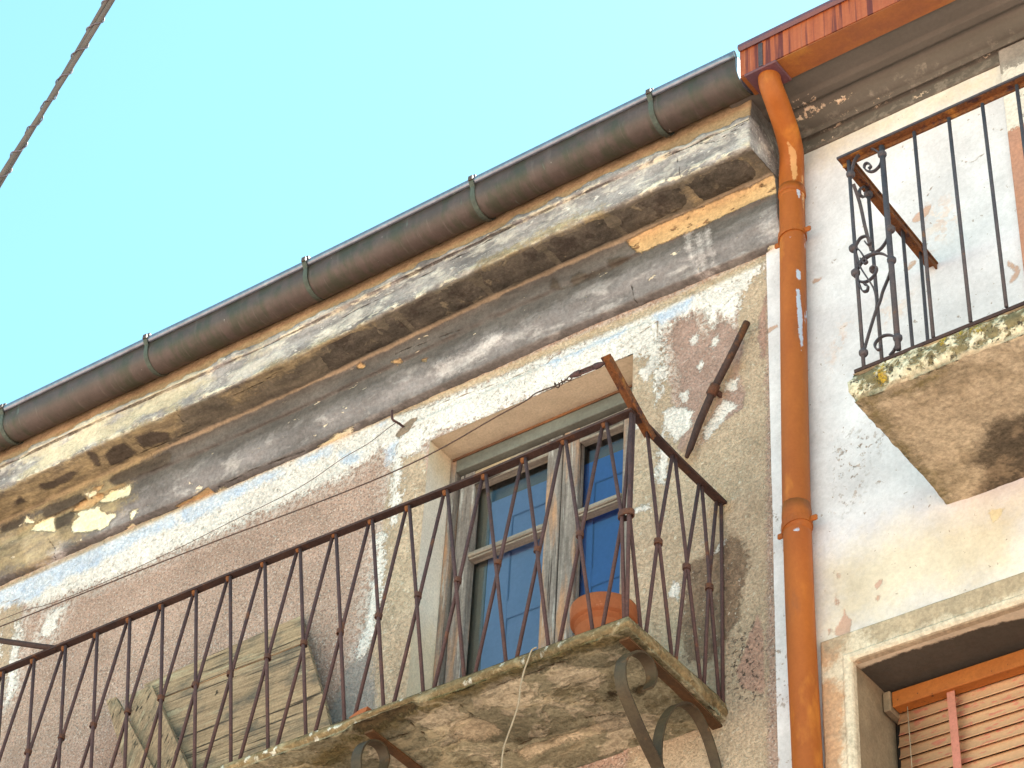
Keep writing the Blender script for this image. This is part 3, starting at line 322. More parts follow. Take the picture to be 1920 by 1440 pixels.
slab_m = layered('mossy_cement_slab', ((.265,.245,.165), (.185,.17,.112), 4, 0.5), [
    ('cream', (.50,.42,.29), (.42,.345,.23), 8, .03, 14, .008, -.5, .95),
    ('zero', (.44,.385,.28), (.38,.33,.235), 8, .0, 14, .03, .5, .85, .0, 4.5, .53, .58),
    ('zero', (.11,.095,.055), (.14,.12,.07), 8, .0, 14, .03, -.4, .8, .0, 7, .56, .66),
    ('moss', (.085,.072,.03), (.16,.12,.05), 9, .05, 12, .03, .1, .9),
    ('dark', (.045,.034,.02), (.10,.07,.035), 12, .03, 20, .010, -.7, .95),
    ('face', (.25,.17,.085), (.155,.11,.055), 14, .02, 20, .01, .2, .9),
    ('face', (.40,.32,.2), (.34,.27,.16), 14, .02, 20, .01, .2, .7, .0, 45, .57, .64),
    ('lichen', (.72,.68,.58), (.62,.58,.48), 12, .012, 40, .003, .2, .95)],
    grain=(.70, 1.32, 55), streak=(1, 2.2, 2.2), cracks=('crack', .03, (.07,.05,.03)), bumps=1.0, bigvar=(.72, 1.25, 3), plates=(4.0, .045, (.36,.31,.20)))
slab2_m = layered('lichened_stone_slab', ((.52,.43,.30), (.39,.315,.215), 3, 0.3), [
    ('zero', (.22,.175,.11), (.25,.20,.13), 3, .0, 9, .05, .1, .75, .0, 4, .50, .62),
    ('moss', (.095,.078,.034), (.20,.16,.075), 9, .06, 9, .04, .1, .95, .06),
    ('dark', (.062,.05,.036), (.12,.095,.065), 6, .05, 8, .03, .1, .95),
    ('dark', (.26,.20,.13), (.2,.15,.1), 6, .05, 8, .03, .1, .8, .0, 7, .54, .62),
    ('face', (.70,.63,.47), (.52,.45,.30), 16, .01, 20, .01, .4, .97),
    ('face', (.12,.095,.05), (.20,.155,.075), 16, .01, 20, .01, -.6, .95, .0, 13, .46, .53),
    ('face', (.07,.055,.04), (.10,.08,.06), 16, .01, 20, .01, -.6, .95, .0, 34, .60, .65),
    ('lichen', (.50,.30,.03), (.42,.36,.07), 14, .04, 26, .006, .2, .9)],
    grain=(.70, 1.30, 48), bumps=1.0, bigvar=(.80, 1.16, 4))
neigh_cornice_m = layered('smooth_grey_paint', ((.118,.102,.086), (.100,.087,.073), 2, 0.1), [
    ('worn', (.26,.225,.185), (.19,.165,.14), 14, .08, 14, .03, .0, .8, .05, 16, .5, .6),
    ('flake', (.66,.55,.42), (.50,.33,.22), 20, .02, 40, .004, -.5, .95, .02, 26, .50, .54)],
    grain=(.95, 1.05, 60), streak=(1, 4, 4), bumps=.15, bigvar=(.9, 1.1, 1.5))
pil_m = layered('peeling_pilaster_paint', ((.47,.235,.155), (.42,.22,.155), 7, .2), [
    ('white', (.74,.69,.60), (.62,.58,.52), 9, .05, 24, .006, .3, .95), ('worn', (.20,.18,.16), (.28,.25,.22), 9, .05, 26, .008, .1, .95)], grain=(.85, 1.12, 60), bumps=.4)
trim_m = layered('worn_window_trim', ((.46,.37,.26), (.34,.275,.195), 5, .3), [
    ('pink', (.56,.32,.18), (.46,.29,.185), 6, .07, 10, .04, .1, .9), ('pale', (.66,.585,.46), (.56,.48,.37), 6, .05, 12, .02, .2, .85),
    ('zero', (.24,.20,.15), (.30,.24,.17), 6, .0, 12, .02, -.3, .5, .0, 8, .56, .68)],
    grain=(.80, 1.18, 60), streak=(2, 2, .6), bumps=.6)

def simple(name, c1, c2, scale=6, rough=0.8, grain=(.85, 1.15, 80), bumps=.3, streak=(1,1,1), spots=None, metal=0.0, rnd=False, spec=.25, alay=None):
    m, nt, b = new_mat(name); v = coords(nt, streak, rnd); v0 = coords(nt, (1,1,1), rnd)
    n = noise(nt, v, scale, 6, 0.65); col = mix(nt, rmap(nt, n, .36, .64), c1, c2)
    h = n
    for sp in (spots or []):
        c, s, lo, hi = sp[:4]; sv = coords(nt, sp[4], rnd) if len(sp) > 4 else v0
        f = rmap(nt, noise(nt, sv, s, 5, 0.6), lo, hi); col = mix(nt, f, col, c); h = mth(nt, 'MULTIPLY_ADD', f, .3, h)
    for an, c, am, sc_ in (alay or []):
        f = mth(nt, 'MULTIPLY_ADD', noise(nt, v0, sc_, 5, .7), am*2.4, -am*1.2); f = rmap(nt, mth(nt, 'SUBTRACT', f, attr(nt, an)), -.002, .002); col = mix(nt, f, col, c); h = mth(nt, 'MULTIPLY_ADD', f, -.5, h)
    g = noise(nt, v0, grain[2], 3, 0.7); col = gain(nt, col, g, grain[0], grain[1])
    L(nt, col, b.inputs['Base Color']); b.inputs['Roughness'].default_value = rough; b.inputs['Metallic'].default_value = metal
    b.inputs['Specular IOR Level'].default_value = spec
    bump(nt, b, mth(nt, 'MULTIPLY_ADD', g, .35, h), bumps, .004)
    return m
iron = simple('rusted_iron_bar', (.062,.036,.038), (.088,.047,.044), 14, .75, (.7,1.3,120), .5, spots=[((.17,.068,.03), 9, .62, .74)], rnd=True)
iron_rail = simple('rusted_iron_rail', (.040,.022,.020), (.062,.034,.027), 10, .7, (.7,1.3,100), .5, spots=[((.17,.065,.022), 6, .60, .74)])
iron_orange = simple('orange_scaled_iron', (.17,.062,.018), (.11,.042,.018), 13, .85, (.6,1.35,100), .8, spots=[((.045,.02,.02), 17, .54, .63), ((.34,.145,.03), 9, .60, .72)])
collar_m = simple('rusty_collar', (.070,.037,.032), (.12,.048,.024), 22, .8, (.7,1.3,160), .5, rnd=True)
iron_dark = simple('dark_painted_iron', (.050,.048,.058), (.082,.066,.07), 18, .6, (.75,1.25,110), .5, spots=[((.14,.075,.04), 16, .62, .74)], rnd=True)
iron_brown = simple('brown_iron_strap', (.072,.052,.029), (.045,.031,.019), 9, .6, (.8,1.2,80), .4, spots=[((.15,.075,.03), 8, .60, .72)])
bearer_m = simple('dull_rust_bearer', (.10,.047,.018), (.062,.034,.016), 9, .8, (.75,1.25,80), .5)
wire_m = simple('rusty_wire', (.06,.04,.035), (.10,.06,.045), 20, .7)
copper = simple('weathered_copper', (.078,.055,.048), (.060,.043,.036), 5, .5, (.88,1.12,50), .2, streak=(2.5,1.0,1.0), metal=0.0, spec=.4,
    spots=[((.042,.040,.026), 3.5, .46, .62, (4,1,2)), ((.115,.092,.082), 5, .58, .78, (9,.9,.9)), ((.10,.135,.11), 7, .68, .76, (6,1,1)), ((.40,.38,.36), 16, .72, .75, (3,1,1))])
copper_lip = simple('sky_sheen_gutter_lip', (.20,.225,.28), (.155,.165,.20), 8, .28, (.85,1.15,50), .15, spots=[((.30,.36,.34), 20, .66, .75)], spec=.7, metal=.55)  # bluish sky sheen put into the base colour of the lip
verdigris = simple('verdigris_strap', (.070,.088,.072), (.05,.056,.045), 14, .6, (.8,1.2,70), .3)
redmetal = simple('streaked_red_gutter', (.36,.098,.032), (.29,.070,.022), 3, .5, (.9,1.1,60), .15, streak=(14,.3,.5), spec=.4,
    spots=[((.115,.022,.013), 1.9, .50, .58, (17,.05,.35)), ((.46,.20,.10), 3.2, .62, .72, (20,.2,.5))])
redunder = simple('darker_red_gutter_floor', (.26,.085,.016), (.20,.06,.016), 3, .5, (.9,1.1,60), .15, streak=(2,4,1), spec=.4, spots=[((.34,.14,.02), 5, .56, .70)])  # darker red than the trough, for its underside
pipe_m = simple('orange_painted_pipe', (.35,.104,.019), (.28,.076,.014), 4, .5, (.94,1.06,60), .12, spec=.22, streak=(1,1,.4), spots=[((.50,.18,.03), 6, .58, .74, (1,1,.35)), ((.44,.48,.56), 8, .695, .71, (1,1,.4)), ((.22,.08,.03), 5, .64, .76, (1,1,.3))], alay=[('scrape', (.52,.27,.11), .012, 30), ('peel', (.42,.46,.55), .010, 26)])
pipe_n = simple('orange_painted_collar', (.34,.10,.018), (.26,.07,.013), 8, .5, (.92,1.08,60), .2, spec=.22, spots=[((.22,.08,.03), 9, .60, .72)])
terracotta = simple('terracotta', (.325,.105,.040), (.265,.082,.032), 9, .8, (.9,1.1,80), .3, spots=[((.50,.22,.12), 12, .62, .72)])
wood_grey = simple('bare_grey_wood', (.27,.235,.21), (.14,.118,.105), 34, .85, (.78,1.22,70), .9, streak=(1.6,1.6,.10), spots=[((.38,.22,.13), 6, .50, .62, (2,2,.25)), ((.04,.03,.027), 26, .60, .66, (1.5,1.5,.05)), ((.42,.40,.37), 20, .60, .70, (1.5,1.5,.12))])
wood_greyx = simple('bare_grey_wood_rail', (.28,.25,.21), (.17,.145,.12), 34, .85, (.80,1.20,70), .8, streak=(.10,1.6,1.6), spots=[((.38,.28,.18), 6, .55, .66, (.3,2,2)), ((.05,.04,.035), 24, .62, .68, (.06,1.5,1.5))])
frame_green = simple('grey_green_frame_paint', (.155,.16,.14), (.105,.105,.09), 12, .7, (.85,1.15,70), .4, streak=(.3,1,1), spots=[((.24,.13,.07), 8, .64, .72, (.4,2,2))])
plank_m = simple('weathered_plank', (.43,.295,.18), (.235,.162,.098), 70, .9, (.78,1.25,80), 1.0, streak=(.05,1.0,1.0), rnd=True, spots=[((.05,.034,.022), 60, .57, .63, (.03,1,1)), ((.11,.092,.07), 7, .50, .66, (.5,1,1)), ((.42,.345,.225), 20, .58, .72, (.12,1,1)), ((.05,.035,.022), 12, .70, .73)])
plank_v = simple('weathered_plank_upright', (.43,.29,.175), (.225,.155,.095), 70, .9, (.78,1.25,80), 1.0, streak=(1,1,.05), rnd=True, spots=[((.05,.034,.022), 60, .57, .63, (1,1,.03)), ((.13,.11,.075), 5, .56, .70, (1,1,.6)), ((.40,.33,.215), 20, .58, .72, (1,1,.12))])
shutter_m = simple('sky_tinted_inner_shutter', (.055,.165,.52), (.045,.14,.45), 4, .6, (.94,1.06,50), .15, streak=(1,1,.4))  # shutter paint whose blue also carries the sky mirrored in the panes
slat_m = simple('faded_blind_slat', (.58,.34,.19), (.50,.285,.16), 6, .7, (.92,1.08,70), .25, rnd=True, streak=(.3,1,1), spots=[((.55,.20,.13), 14, .56, .61, (1,3,3))])
tape_m = simple('pink_ladder_tape', (.50,.19,.145), (.42,.17,.12), 8, .8)
orange_wood = simple('orange_varnished_box', (.40,.135,.028), (.32,.10,.022), 8, .6, (.85,1.15,80), .3, streak=(.3,1,1), spots=[((.12,.04,.014), 40, .64, .68)])
fillet_m = simple('brown_head_fillet', (.20,.085,.035), (.10,.05,.03), 12, .7, streak=(.3,1,1))
dark_in = simple('dark_interior', (.018,.014,.012), (.025,.02,.016), 4, .9)
cord_m = simple('pale_string', (.38,.30,.21), (.30,.24,.165), 30, .9)
cable_m = simple('faded_cable_sheath', (.115,.105,.098), (.08,.075,.07), 10, .6)
cable_w = simple('grey_binding_wire', (.15,.135,.16), (.09,.08,.09), 30, .5)
ground_m = simple('sunlit_stone_paving', (.55,.40,.33), (.46,.33,.27), 3, .9, (.85,1.15,20), .4)
roof_m = simple('old_roof_tiles', (.36,.16,.09), (.28,.12,.07), 8, .85)
mortar_m = simple('lime_mortar', (.74,.68,.60), (.62,.56,.48), 9, .9)
def glass_mat():
    m, nt, b = new_mat('window_glass'); nt.nodes.remove(b)
    out = [n for n in nt.nodes if n.type == 'OUTPUT_MATERIAL'][0]
    g = nt.nodes.new('ShaderNodeBsdfGlossy'); g.inputs['Roughness'].default_value = 0.02; t = nt.nodes.new('ShaderNodeBsdfTransparent')
    t.inputs[0].default_value = (.82,.86,.86,1); f = nt.nodes.new('ShaderNodeFresnel'); f.inputs[0].default_value = 1.8
    mx = nt.nodes.new('ShaderNodeMixShader'); L(nt, f.outputs[0], mx.inputs[0]); L(nt, t.outputs[0], mx.inputs[1]); L(nt, g.outputs[0], mx.inputs[2])
    bp = nt.nodes.new('ShaderNodeBump'); bp.inputs['Strength'].default_value = .06; bp.inputs['Distance'].default_value = .01
    L(nt, noise(nt, coords(nt), 5, 2), bp.inputs['Height']); L(nt, bp.outputs[0], g.inputs['Normal'])
    L(nt, mx.outputs[0], out.inputs[0]); return m
glass = glass_mat()

# ------------------------------------------------------------------ street
st = mesh('street', [(-300,-300,0), (300,-300,0), (300,300,0), (-300,300,0)], [(0,1,2,3)], ground_m); st['kind'] = 'structure'

# ------------------------------------------------------------------ walls
def wall_grid(name, xs, zs, hole, mat, parent, polys, y_of, cracks=None):
    X, Z = np.meshgrid(xs, zs); P = np.c_[X.ravel(), Z.ravel()]
    at = {k: sdf(P, v) for k, v in polys.items()}
    if cracks is not None: at['crack'] = sdf(P, cracks, False)
    for k_ in ('all','zero','everywhere'): at[k_] = np.full(len(P), -.5)
    if 'white' in at: at['whitenear'] = np.maximum(at['white']-.02, -.1)
    Y = y_of(P, at); nx = len(xs); F = []
    for j in range(len(zs)-1):
        zc = (zs[j]+zs[j+1])/2
        for i in range(nx-1):
            xc = (xs[i]+xs[i+1])/2
            if hole and hole[0] < xc < hole[1] and hole[2] < zc < hole[3]: continue
            F.append((j*nx+i, j*nx+i+1, (j+1)*nx+i+1, (j+1)*nx+i))
    return mesh(name, np.c_[P[:, 0], Y, P[:, 1]], F, mat, parent, True, attrs=at)

house = thing('old_house', 'old house with peeling pink plaster and a dark grey cornice, left of the downpipe', 'house', (-7.5, 0, 0))
DX0, DX1, DZ0, DZ1 = -6.023, -4.844, 6.9, 9.035
xs = lines((-14,-9.4,1.0), (-9.4,DX0,.014), (DX0,DX1,.014), (DX1,-4.133,.012)); zs = lines((0,6.0,2.0), (6.0,DZ0,.02), (DZ0,DZ1,.014), (DZ1,9.36,.012))
def y_left(P, at):
    y = 0.004*fbm(P[:, 0], P[:, 1], 3) + 0.0025*fbm(P[:, 0], P[:, 1], 25, 3)
    y -= 0.004*np.clip(-at['white']/.02, 0, 1); y += 0.004*np.clip(-at['patch']/.01, 0, 1)
    d = np.maximum(np.maximum(DX0-.20-P[:, 0], P[:, 0]-DX1-.14), P[:, 1]-(DZ1+.17))      # raised band round the door
    y -= 0.016*np.clip(-d/.012+.5, 0, 1)
    return y
wall_grid('wall', xs, zs, (DX0, DX1, DZ0, DZ1), wall_left, house, D['LW'], y_left, D['LWC'])
# door reveal: jambs and lintel soffit
reveal_m = layered('cream_reveal_plaster', ((.70,.60,.46), (.58,.47,.34), 3, .3), [('white', (.74,.68,.60), (.66,.60,.54), 4, .05, 8, .05, .1, .9), ('soffit', (.56,.47,.35), (.47,.39,.28), 5, .01, 8, .01, .1, 1.0)], grain=(.86,1.12,100), streak=(1,1,.5), bumps=.5)  # soffit layer: lintel shade put into a darker plaster tone
def grid_patch(o, u, v, nu, nv):
    o, u, v = map(np.array, (o, u, v)); V = [tuple(o+u*i/nu+v*j/nv) for j in range(nv+1) for i in range(nu+1)]
    return V, [(j*(nu+1)+i, j*(nu+1)+i+1, (j+1)*(nu+1)+i+1, (j+1)*(nu+1)+i) for j in range(nv) for i in range(nu)]
V, F = join(grid_patch((DX0,-.017,6.9), (0,.30,0), (0,0,DZ1-6.9), 12, 60), grid_patch((DX1,-.017,6.9), (0,0,DZ1-6.9), (0,.30,0), 60, 12), grid_patch((DX0-.002,-.016,DZ1), (0,.30,0), (DX1-DX0+.004,0,0), 12, 50))
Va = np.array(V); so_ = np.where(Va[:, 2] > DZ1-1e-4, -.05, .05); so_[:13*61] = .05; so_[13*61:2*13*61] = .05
wz_ = np.maximum(8.0-Va[:, 2], Va[:, 2]-8.85)*.5
Va[:, 2] += np.where(so_ < 0, .006*fbm(Va[:, 0], Va[:, 1], 5), 0)
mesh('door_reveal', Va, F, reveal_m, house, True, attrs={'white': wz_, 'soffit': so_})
# ground floor stub of the roof and the sides so that no light leaks
Vr, Fr = join(boxv(-14,-4.02,.32,.36,0,10.0), )
mesh('inner_wall', *boxv(-14,-4.15,.50,.55,0,10.05), mortar_m, house)
def roof_sheet(x0, x1):
    V, F = [], []; n = int((x1-x0)/.035); ys = [(-.30,10.10), (-.30,10.16), (.8,10.55), (5,12.05)]
    for y, z in ys:
        for i in range(n+1): V.append((x0+i*(x1-x0)/n, y, z+.035*abs(math.sin(i*math.pi/6))))
    for j in range(3):
        for i in range(n): F.append((j*(n+1)+i, j*(n+1)+i+1, (j+1)*(n+1)+i+1, (j+1)*(n+1)+i))
    return V, F
V, F = roof_sheet(-14, -4.03); mesh('roof', V, F, roof_m, house)
mesh('back_wall', *boxv(-14,-4.03,4.9,5.0,0,11.9), mortar_m, house); mesh('side_wall', *boxv(-14.1,-14,0.0,5,0,11), mortar_m, house)

# ------------------------------------------------------------------ cornice of the old house
PR = D['PROF']; pts = []; ss = []; s0 = 0
for a, b in zip(PR, PR[1:]):
    ln = math.hypot(b[0]-a[0], b[1]-a[1]); n = max(1, round(ln/.011))
    for k in range(n): pts.append((a[0]+(b[0]-a[0])*k/n, a[1]+(b[1]-a[1])*k/n)); ss.append(s0+ln*k/n)
    s0 += ln
pts.append(PR[-1]); ss.append(s0)
SK = [0]
for a, b in zip(PR, PR[1:]): SK.append(SK[-1]+math.hypot(b[0]-a[0], b[1]-a[1]))
X0, X1 = -9.6, -4.02
cx = lines((-14,X0,.5), (X0,X1,.013)); npf = len(pts)
Xg = np.repeat(np.array(cx), npf); Sg = np.tile(np.array(ss), len(cx)); Yg = np.tile(np.array([p[0] for p in pts]), len(cx)); Zg = np.tile(np.array([p[1] for p in pts]), len(cx))
def dn(i):
    a = np.array(pts[max(i-1,0)]); b = np.array(pts[min(i+1,npf-1)]); t = b-a; t = t/np.hypot(*t); return (t[1], -t[0])
NN = np.array([dn(i) for i in range(npf)]); Nx = np.tile(NN, (len(cx), 1))
PS = np.c_[Xg, Sg]; at = {k: sdf(PS, v) for k, v in D['CO'].items()}
bandd = lambda a, b: np.maximum(a-Sg, Sg-b)
at['crack'] = sdf(PS, D['COC'], False)
at['fascia'] = bandd(SK[3]-.004, SK[7]); at['soffit'] = bandd(SK[8], SK[9]); at['arris'] = bandd(SK[9]-.012, SK[9]+.012); at['mortar'] = bandd(0, SK[2]+.012); at['low'] = bandd(SK[13]+.03, SK[17]); at['fasleft'] = np.maximum(at['fascia'], (Xg+7.0)*.08); at['fasedge'] = np.minimum(np.abs(Sg-SK[7]+.012)-.020, np.abs(Sg-SK[4]-.012)-.016); at['tileline'] = bandd(SK[5]-.010, SK[5]+.001); at['lowall'] = bandd(SK[10], SK[17])
dsp = .010*fbm(Xg, Sg, 4) + .007*fbm(Xg, Sg, 22, 3)
dsp -= .012*np.clip(-at['tan']/.012, 0, 1) + .006*np.clip(-at['cream']/.01, 0, 1)
edge = np.exp(-((Sg-SK[3])/.012)**2) + np.exp(-((Sg-SK[7])/.015)**2) + .7*np.exp(-((Sg-SK[11])/.012)**2)
dsp -= edge*np.clip(.026*fbm(Xg, Sg*0+3, 9, 5)+.002, -.003, .03)
sag = .012*np.sin(Xg*2.1+.4) - .010*np.clip((Xg+4.9)/.9, 0, 1)*np.clip(Sg-SK[9], 0, .3)/.3
chip = np.clip(fbm(Xg, Xg*0, 2.3, 4)-.12, 0, 1)*.05*bandd(SK[2]+.004, SK[5]).__lt__(0)       # broken lengths of the tile course
Y2 = Yg + Nx[:, 0]*(-dsp)*-1 + chip; Z2 = Zg + Nx[:, 1]*dsp + sag
F = []
for i in range(len(cx)-1):
    for j in range(npf-1): F.append((i*npf+j, i*npf+j+1, (i+1)*npf+j+1, (i+1)*npf+j))
V = np.c_[Xg, Y2, Z2].tolist()
# right end cap: strip back to the wall
base = (len(cx)-1)*npf; o = len(V)
for j in range(npf): V.append((X1, .0, V[base+j][2]))
for j in range(npf-1): F.append((base+j, base+j+1, o+j+1, o+j))
for k in at: at[k] = np.r_[at[k], at[k][base:base+npf]*0+ (.0 if k == 'fascia' else 9)]
cornice = mesh('cornice', V, F, cornice_m, house, True, attrs=at)
cornice.data.polygons.foreach_set('use_smooth', [True]*len(cornice.data.polygons))
# soffit stones with shade in their colour, one by one, with open joints
J = sorted(D['COJ'] + [-9.2, -4.07])
for a, b in zip(J, J[1:]):
    w0 = random.uniform(.009, .018); x0, x1 = a+w0, b-w0
    if x1-x0 < .08 or b < -7.0: continue
    n = 14; m_ = 7; V, F = [], []
    for j in range(m_):
        for i in range(n):
            fx, fy = i/(n-1), j/(m_-1); x = x0+(x1-x0)*fx; y = -.300+.165*fy
            e = min(fx, 1-fx, fy, 1-fy); z = 9.6815 - .0075*min(1, e*9) + .004*float(fbm(np.array([x]), np.array([y]), 9)[0])
            x += .006*float(fbm(np.array([y]), np.array([x]), 16)[0]); y += .008*float(fbm(np.array([x+9]), np.array([y]), 12)[0])
            V.append((x, y, z + .012*math.sin(x*2.1+.4)))
    for j in range(m_-1):
        for i in range(n-1): F.append((j*n+i, (j+1)*n+i, (j+1)*n+i+1, j*n+i+1))
    if random.random() < .8 or b > -6: mesh('soffit_stone', V, F, random.choice((stone_m, stone_m, stone2_m)) if b < -4.9 else stone_m, cornice, True, attrs={'zero': [-.5]*len(V)})

# ------------------------------------------------------------------ French door
door = bpy.data.objects.new('french_door', None); link(door, house, (-5.43,.17,7.0))
GY = .225
V, F = join(boxv(DX0+.003,DX0+.035,.150,.24,6.99,9.02,.003), boxv(-4.95,DX1+.05,.150,.24,6.99,9.02,.003)); mesh('jamb', *boxv(DX0+.003,DX0+.037,.150,.24,6.99,9.02,.003), wood_grey, door); mesh('jamb', *boxv(-4.95,-4.85,.150,.24,6.99,9.02,.003), wood_grey, door)
mesh('head', *boxv(DX0+.038,-4.951,.150,.24,8.935,9.02,.003), frame_green, door)
mesh('head_fillet', *boxv(DX0+.02,-4.90,.140,.149,9.004,9.017,.002), fillet_m, door)
def leaf(xl, xr, sl_, sr_, zb):
    lf = mesh('door_leaf', *join(boxv(xl,xl+sl_,.178,.232,7.0,8.925,.004), boxv(xr-sr_,xr,.178,.232,7.0,8.925,.004)), wood_grey, door)
    mesh('top_rail', *boxv(xl+sl_,xr-sr_,.180,.230,8.835,8.924,.004), wood_greyx, door)
    mesh('glazing_bar', *join(boxv(xl+sl_,xr-sr_,.172,.226,8.405,8.430,.004), boxv(xl+sl_,xr-sr_,.182,.230,8.394,8.404,.002)), wood_greyx, door)
    mesh('bottom_panel', *boxv(xl+sl_,xr-sr_,.186,.222,7.0,7.5,.004), wood_grey, door)
    for z0, z1 in ((7.5,8.393), (8.431,8.834)):
        mesh('pane', [(xl+sl_-.003,GY,z0), (xr-sr_+.003,GY,z0), (xr-sr_+.003,GY,z1), (xl+sl_-.003,GY,z1)], [(0,1,2,3)], glass, door)
leaf(-5.975, -5.372, .085, .083, 0); leaf(-5.364, -4.955, .088, .07, 0)
# inner shutters with recessed panels behind the panes, ending below the top of the glass
STZ = 8.755
shutter_l = simple('pale_sky_tinted_shutter', (.22,.30,.52), (.175,.25,.46), 3, .6, (.94,1.06,50), .15, streak=(1,1,.4))  # paler left shutter, the mirrored sky kept in its blue
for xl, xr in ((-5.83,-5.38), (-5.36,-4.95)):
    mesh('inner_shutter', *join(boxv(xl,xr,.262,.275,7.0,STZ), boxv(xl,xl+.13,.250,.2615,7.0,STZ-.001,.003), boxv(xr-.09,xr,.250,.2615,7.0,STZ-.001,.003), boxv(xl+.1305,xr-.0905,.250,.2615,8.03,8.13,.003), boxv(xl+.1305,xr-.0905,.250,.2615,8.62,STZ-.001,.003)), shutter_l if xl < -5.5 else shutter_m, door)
pane_refl_m = simple('beige_pane_reflection', (.20,.18,.145), (.15,.135,.11), 5, .8, (.92,1.08,60), .3)  # beige that stands in for plaster mirrored in the glass
mesh('pane_reflection_board', *boxv(-5.98,-5.835,.252,.275,7.0,8.95,.003), pane_refl_m, door)  # added board for the reflection of the left reveal
mesh('pane_reflection_board', *boxv(-5.98,-4.93,.290,.30,8.6,8.99), pane_refl_m, door)  # added band for the reflection of the lintel soffit

# ------------------------------------------------------------------ neighbour house
nb = thing('neighbour_house', 'white limewashed house with smooth grey eaves moulding, right of the downpipe', 'house', (-2.5, 0, 0))
WX0, WX1, WZ1 = -3.780, -2.75, 6.955
xs = lines((-4.131,WX0,.012), (WX0,WX1,.016), (WX1,-2.3,.02), (-2.3,3,1.0)); zs = lines((0,5.4,1.8), (5.4,WZ1,.02), (WZ1,9.84,.014), (9.84,10.1,.2))
def y_right(P, at):
    return -.006 + .005*fbm(P[:, 0], P[:, 1], 2.2) + .002*fbm(P[:, 0], P[:, 1], 14, 3) + .004*np.clip(-at['pink']/.01, 0, 1)
wall_grid('wall', xs, zs, (WX0, WX1, 5.4, WZ1), wall_right, nb, D['RW'], y_right, D['RWC'])
# window surround
def trimset():
    pr = [(.0,.003), (.0,-.022), (.004,-.030), (.014,-.037), (.030,-.038), (.038,-.033), (.042,-.029), (.132,-.028), (.139,-.024), (.142,-.004)]
    st = [('v', z) for z in np.linspace(5.0, 6.93, 60)] + [('c', 0)] + [('h', x) for x in np.linspace(-3.755, -2.6, 45)]
    V, F = [], []; n = len(pr)
    for k, q in st:
        for d, y in pr:
            if k == 'v': p = (WX0-d, y, q)
            elif k == 'c': p = (WX0-d, y, WZ1+d)
            else: p = (q, y, WZ1+d)
            w = .004*float(fbm(np.array([p[0]*1.]), np.array([p[2]]), 12, 3)[0]) if d > .003 else 0
            V.append((p[0]+(w*.5 if k != 'h' else 0), p[1]+w, p[2]+(w*.5 if k == 'h' else 0)))
    for a in range(len(st)-1):
        for b in range(n-1): F.append((a*n+b, (a+1)*n+b, (a+1)*n+b+1, a*n+b+1))
    return V, F
V, F = trimset()
import bmesh
def subdiv(V, F, cuts_len):
    bm = bmesh.new(); vv = [bm.verts.new(p) for p in V]
    for f in F:
        try: bm.faces.new([vv[i] for i in f])
        except ValueError: pass
    for _ in range(7):
        es = [e for e in bm.edges if e.calc_length() > cuts_len]
        if not es: break
        bmesh.ops.subdivide_edges(bm, edges=es, cuts=1, use_grid_fill=True)
    bmesh.ops.triangulate(bm, faces=[f for f in bm.faces if len(f.verts) > 4])
    bm.verts.index_update(); V2 = [tuple(p.co) for p in bm.verts]; F2 = [[p.index for p in q.verts] for q in bm.faces]; bm.free(); return V2, F2
Va = np.array(V)
dpk = np.maximum(Va[:, 0]-(WX0-.025), Va[:, 2]-7.06)-.015; dpl = -np.minimum(np.abs(Va[:, 0]-WX0), np.abs(Va[:, 2]-WZ1))+.05
mesh('window_surround', V, F, trim_m, nb, attrs={'zero': [-.5]*len(Va), 'pink': dpk, 'pale': np.where((Va[:, 0] < WX0+.01) | (Va[:, 2] > WZ1), -dpl, .1)})
rv_m = simple('brown_shaded_plaster', (.31,.235,.155), (.20,.15,.10), 6, .9, (.85,1.15,90), .4)  # recess shade put into the brown of the plaster
grey_s = simple('dark_grey_soffit_paint', (.105,.092,.075), (.085,.074,.061), 3, .8, (.94,1.06,90), .15)
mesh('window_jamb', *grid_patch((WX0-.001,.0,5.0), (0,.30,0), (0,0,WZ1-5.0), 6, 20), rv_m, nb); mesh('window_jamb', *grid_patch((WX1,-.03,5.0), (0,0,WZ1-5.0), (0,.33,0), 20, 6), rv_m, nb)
# lintel underside: grey paint, bare plaster rim towards the street
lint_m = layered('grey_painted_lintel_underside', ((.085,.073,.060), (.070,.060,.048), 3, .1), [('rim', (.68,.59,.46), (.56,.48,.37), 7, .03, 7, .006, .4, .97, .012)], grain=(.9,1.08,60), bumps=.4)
V, F = grid_patch((WX0-.002,.0,WZ1+.001), (0,.315,0), (WX1-WX0,0,0), 24, 70); Va = np.array(V)
Va[:, 2] -= .012*np.clip(1-np.abs(Va[:, 1]+.0)/.05, 0, 1)*0
mesh('lintel_soffit', Va, F, lint_m, nb, True, attrs={'rim': Va[:, 1]-.030-.03*np.clip((Va[:, 0]+3.35)/.3, 0, 1.5)})
mesh('inner_wall', *boxv(-4.14,3,.50,.55,0,10.0), mortar_m, nb)
mesh('window_backing', *boxv(WX0-.05,WX1+.05,.31,.33,5.0,7.0), dark_in, nb)  # near-black sheet, the darkness of the unlit room painted on
V, F = roof_sheet(-4.02, 3); mesh('roof', [(x,y,z+.04) for x,y,z in V], F, roof_m, nb)
mesh('back_wall', *boxv(-4.02,3,4.9,5.0,0,11.9), mortar_m, nb); mesh('side_wall', *boxv(3,3.1,0,5,0,11), mortar_m, nb)
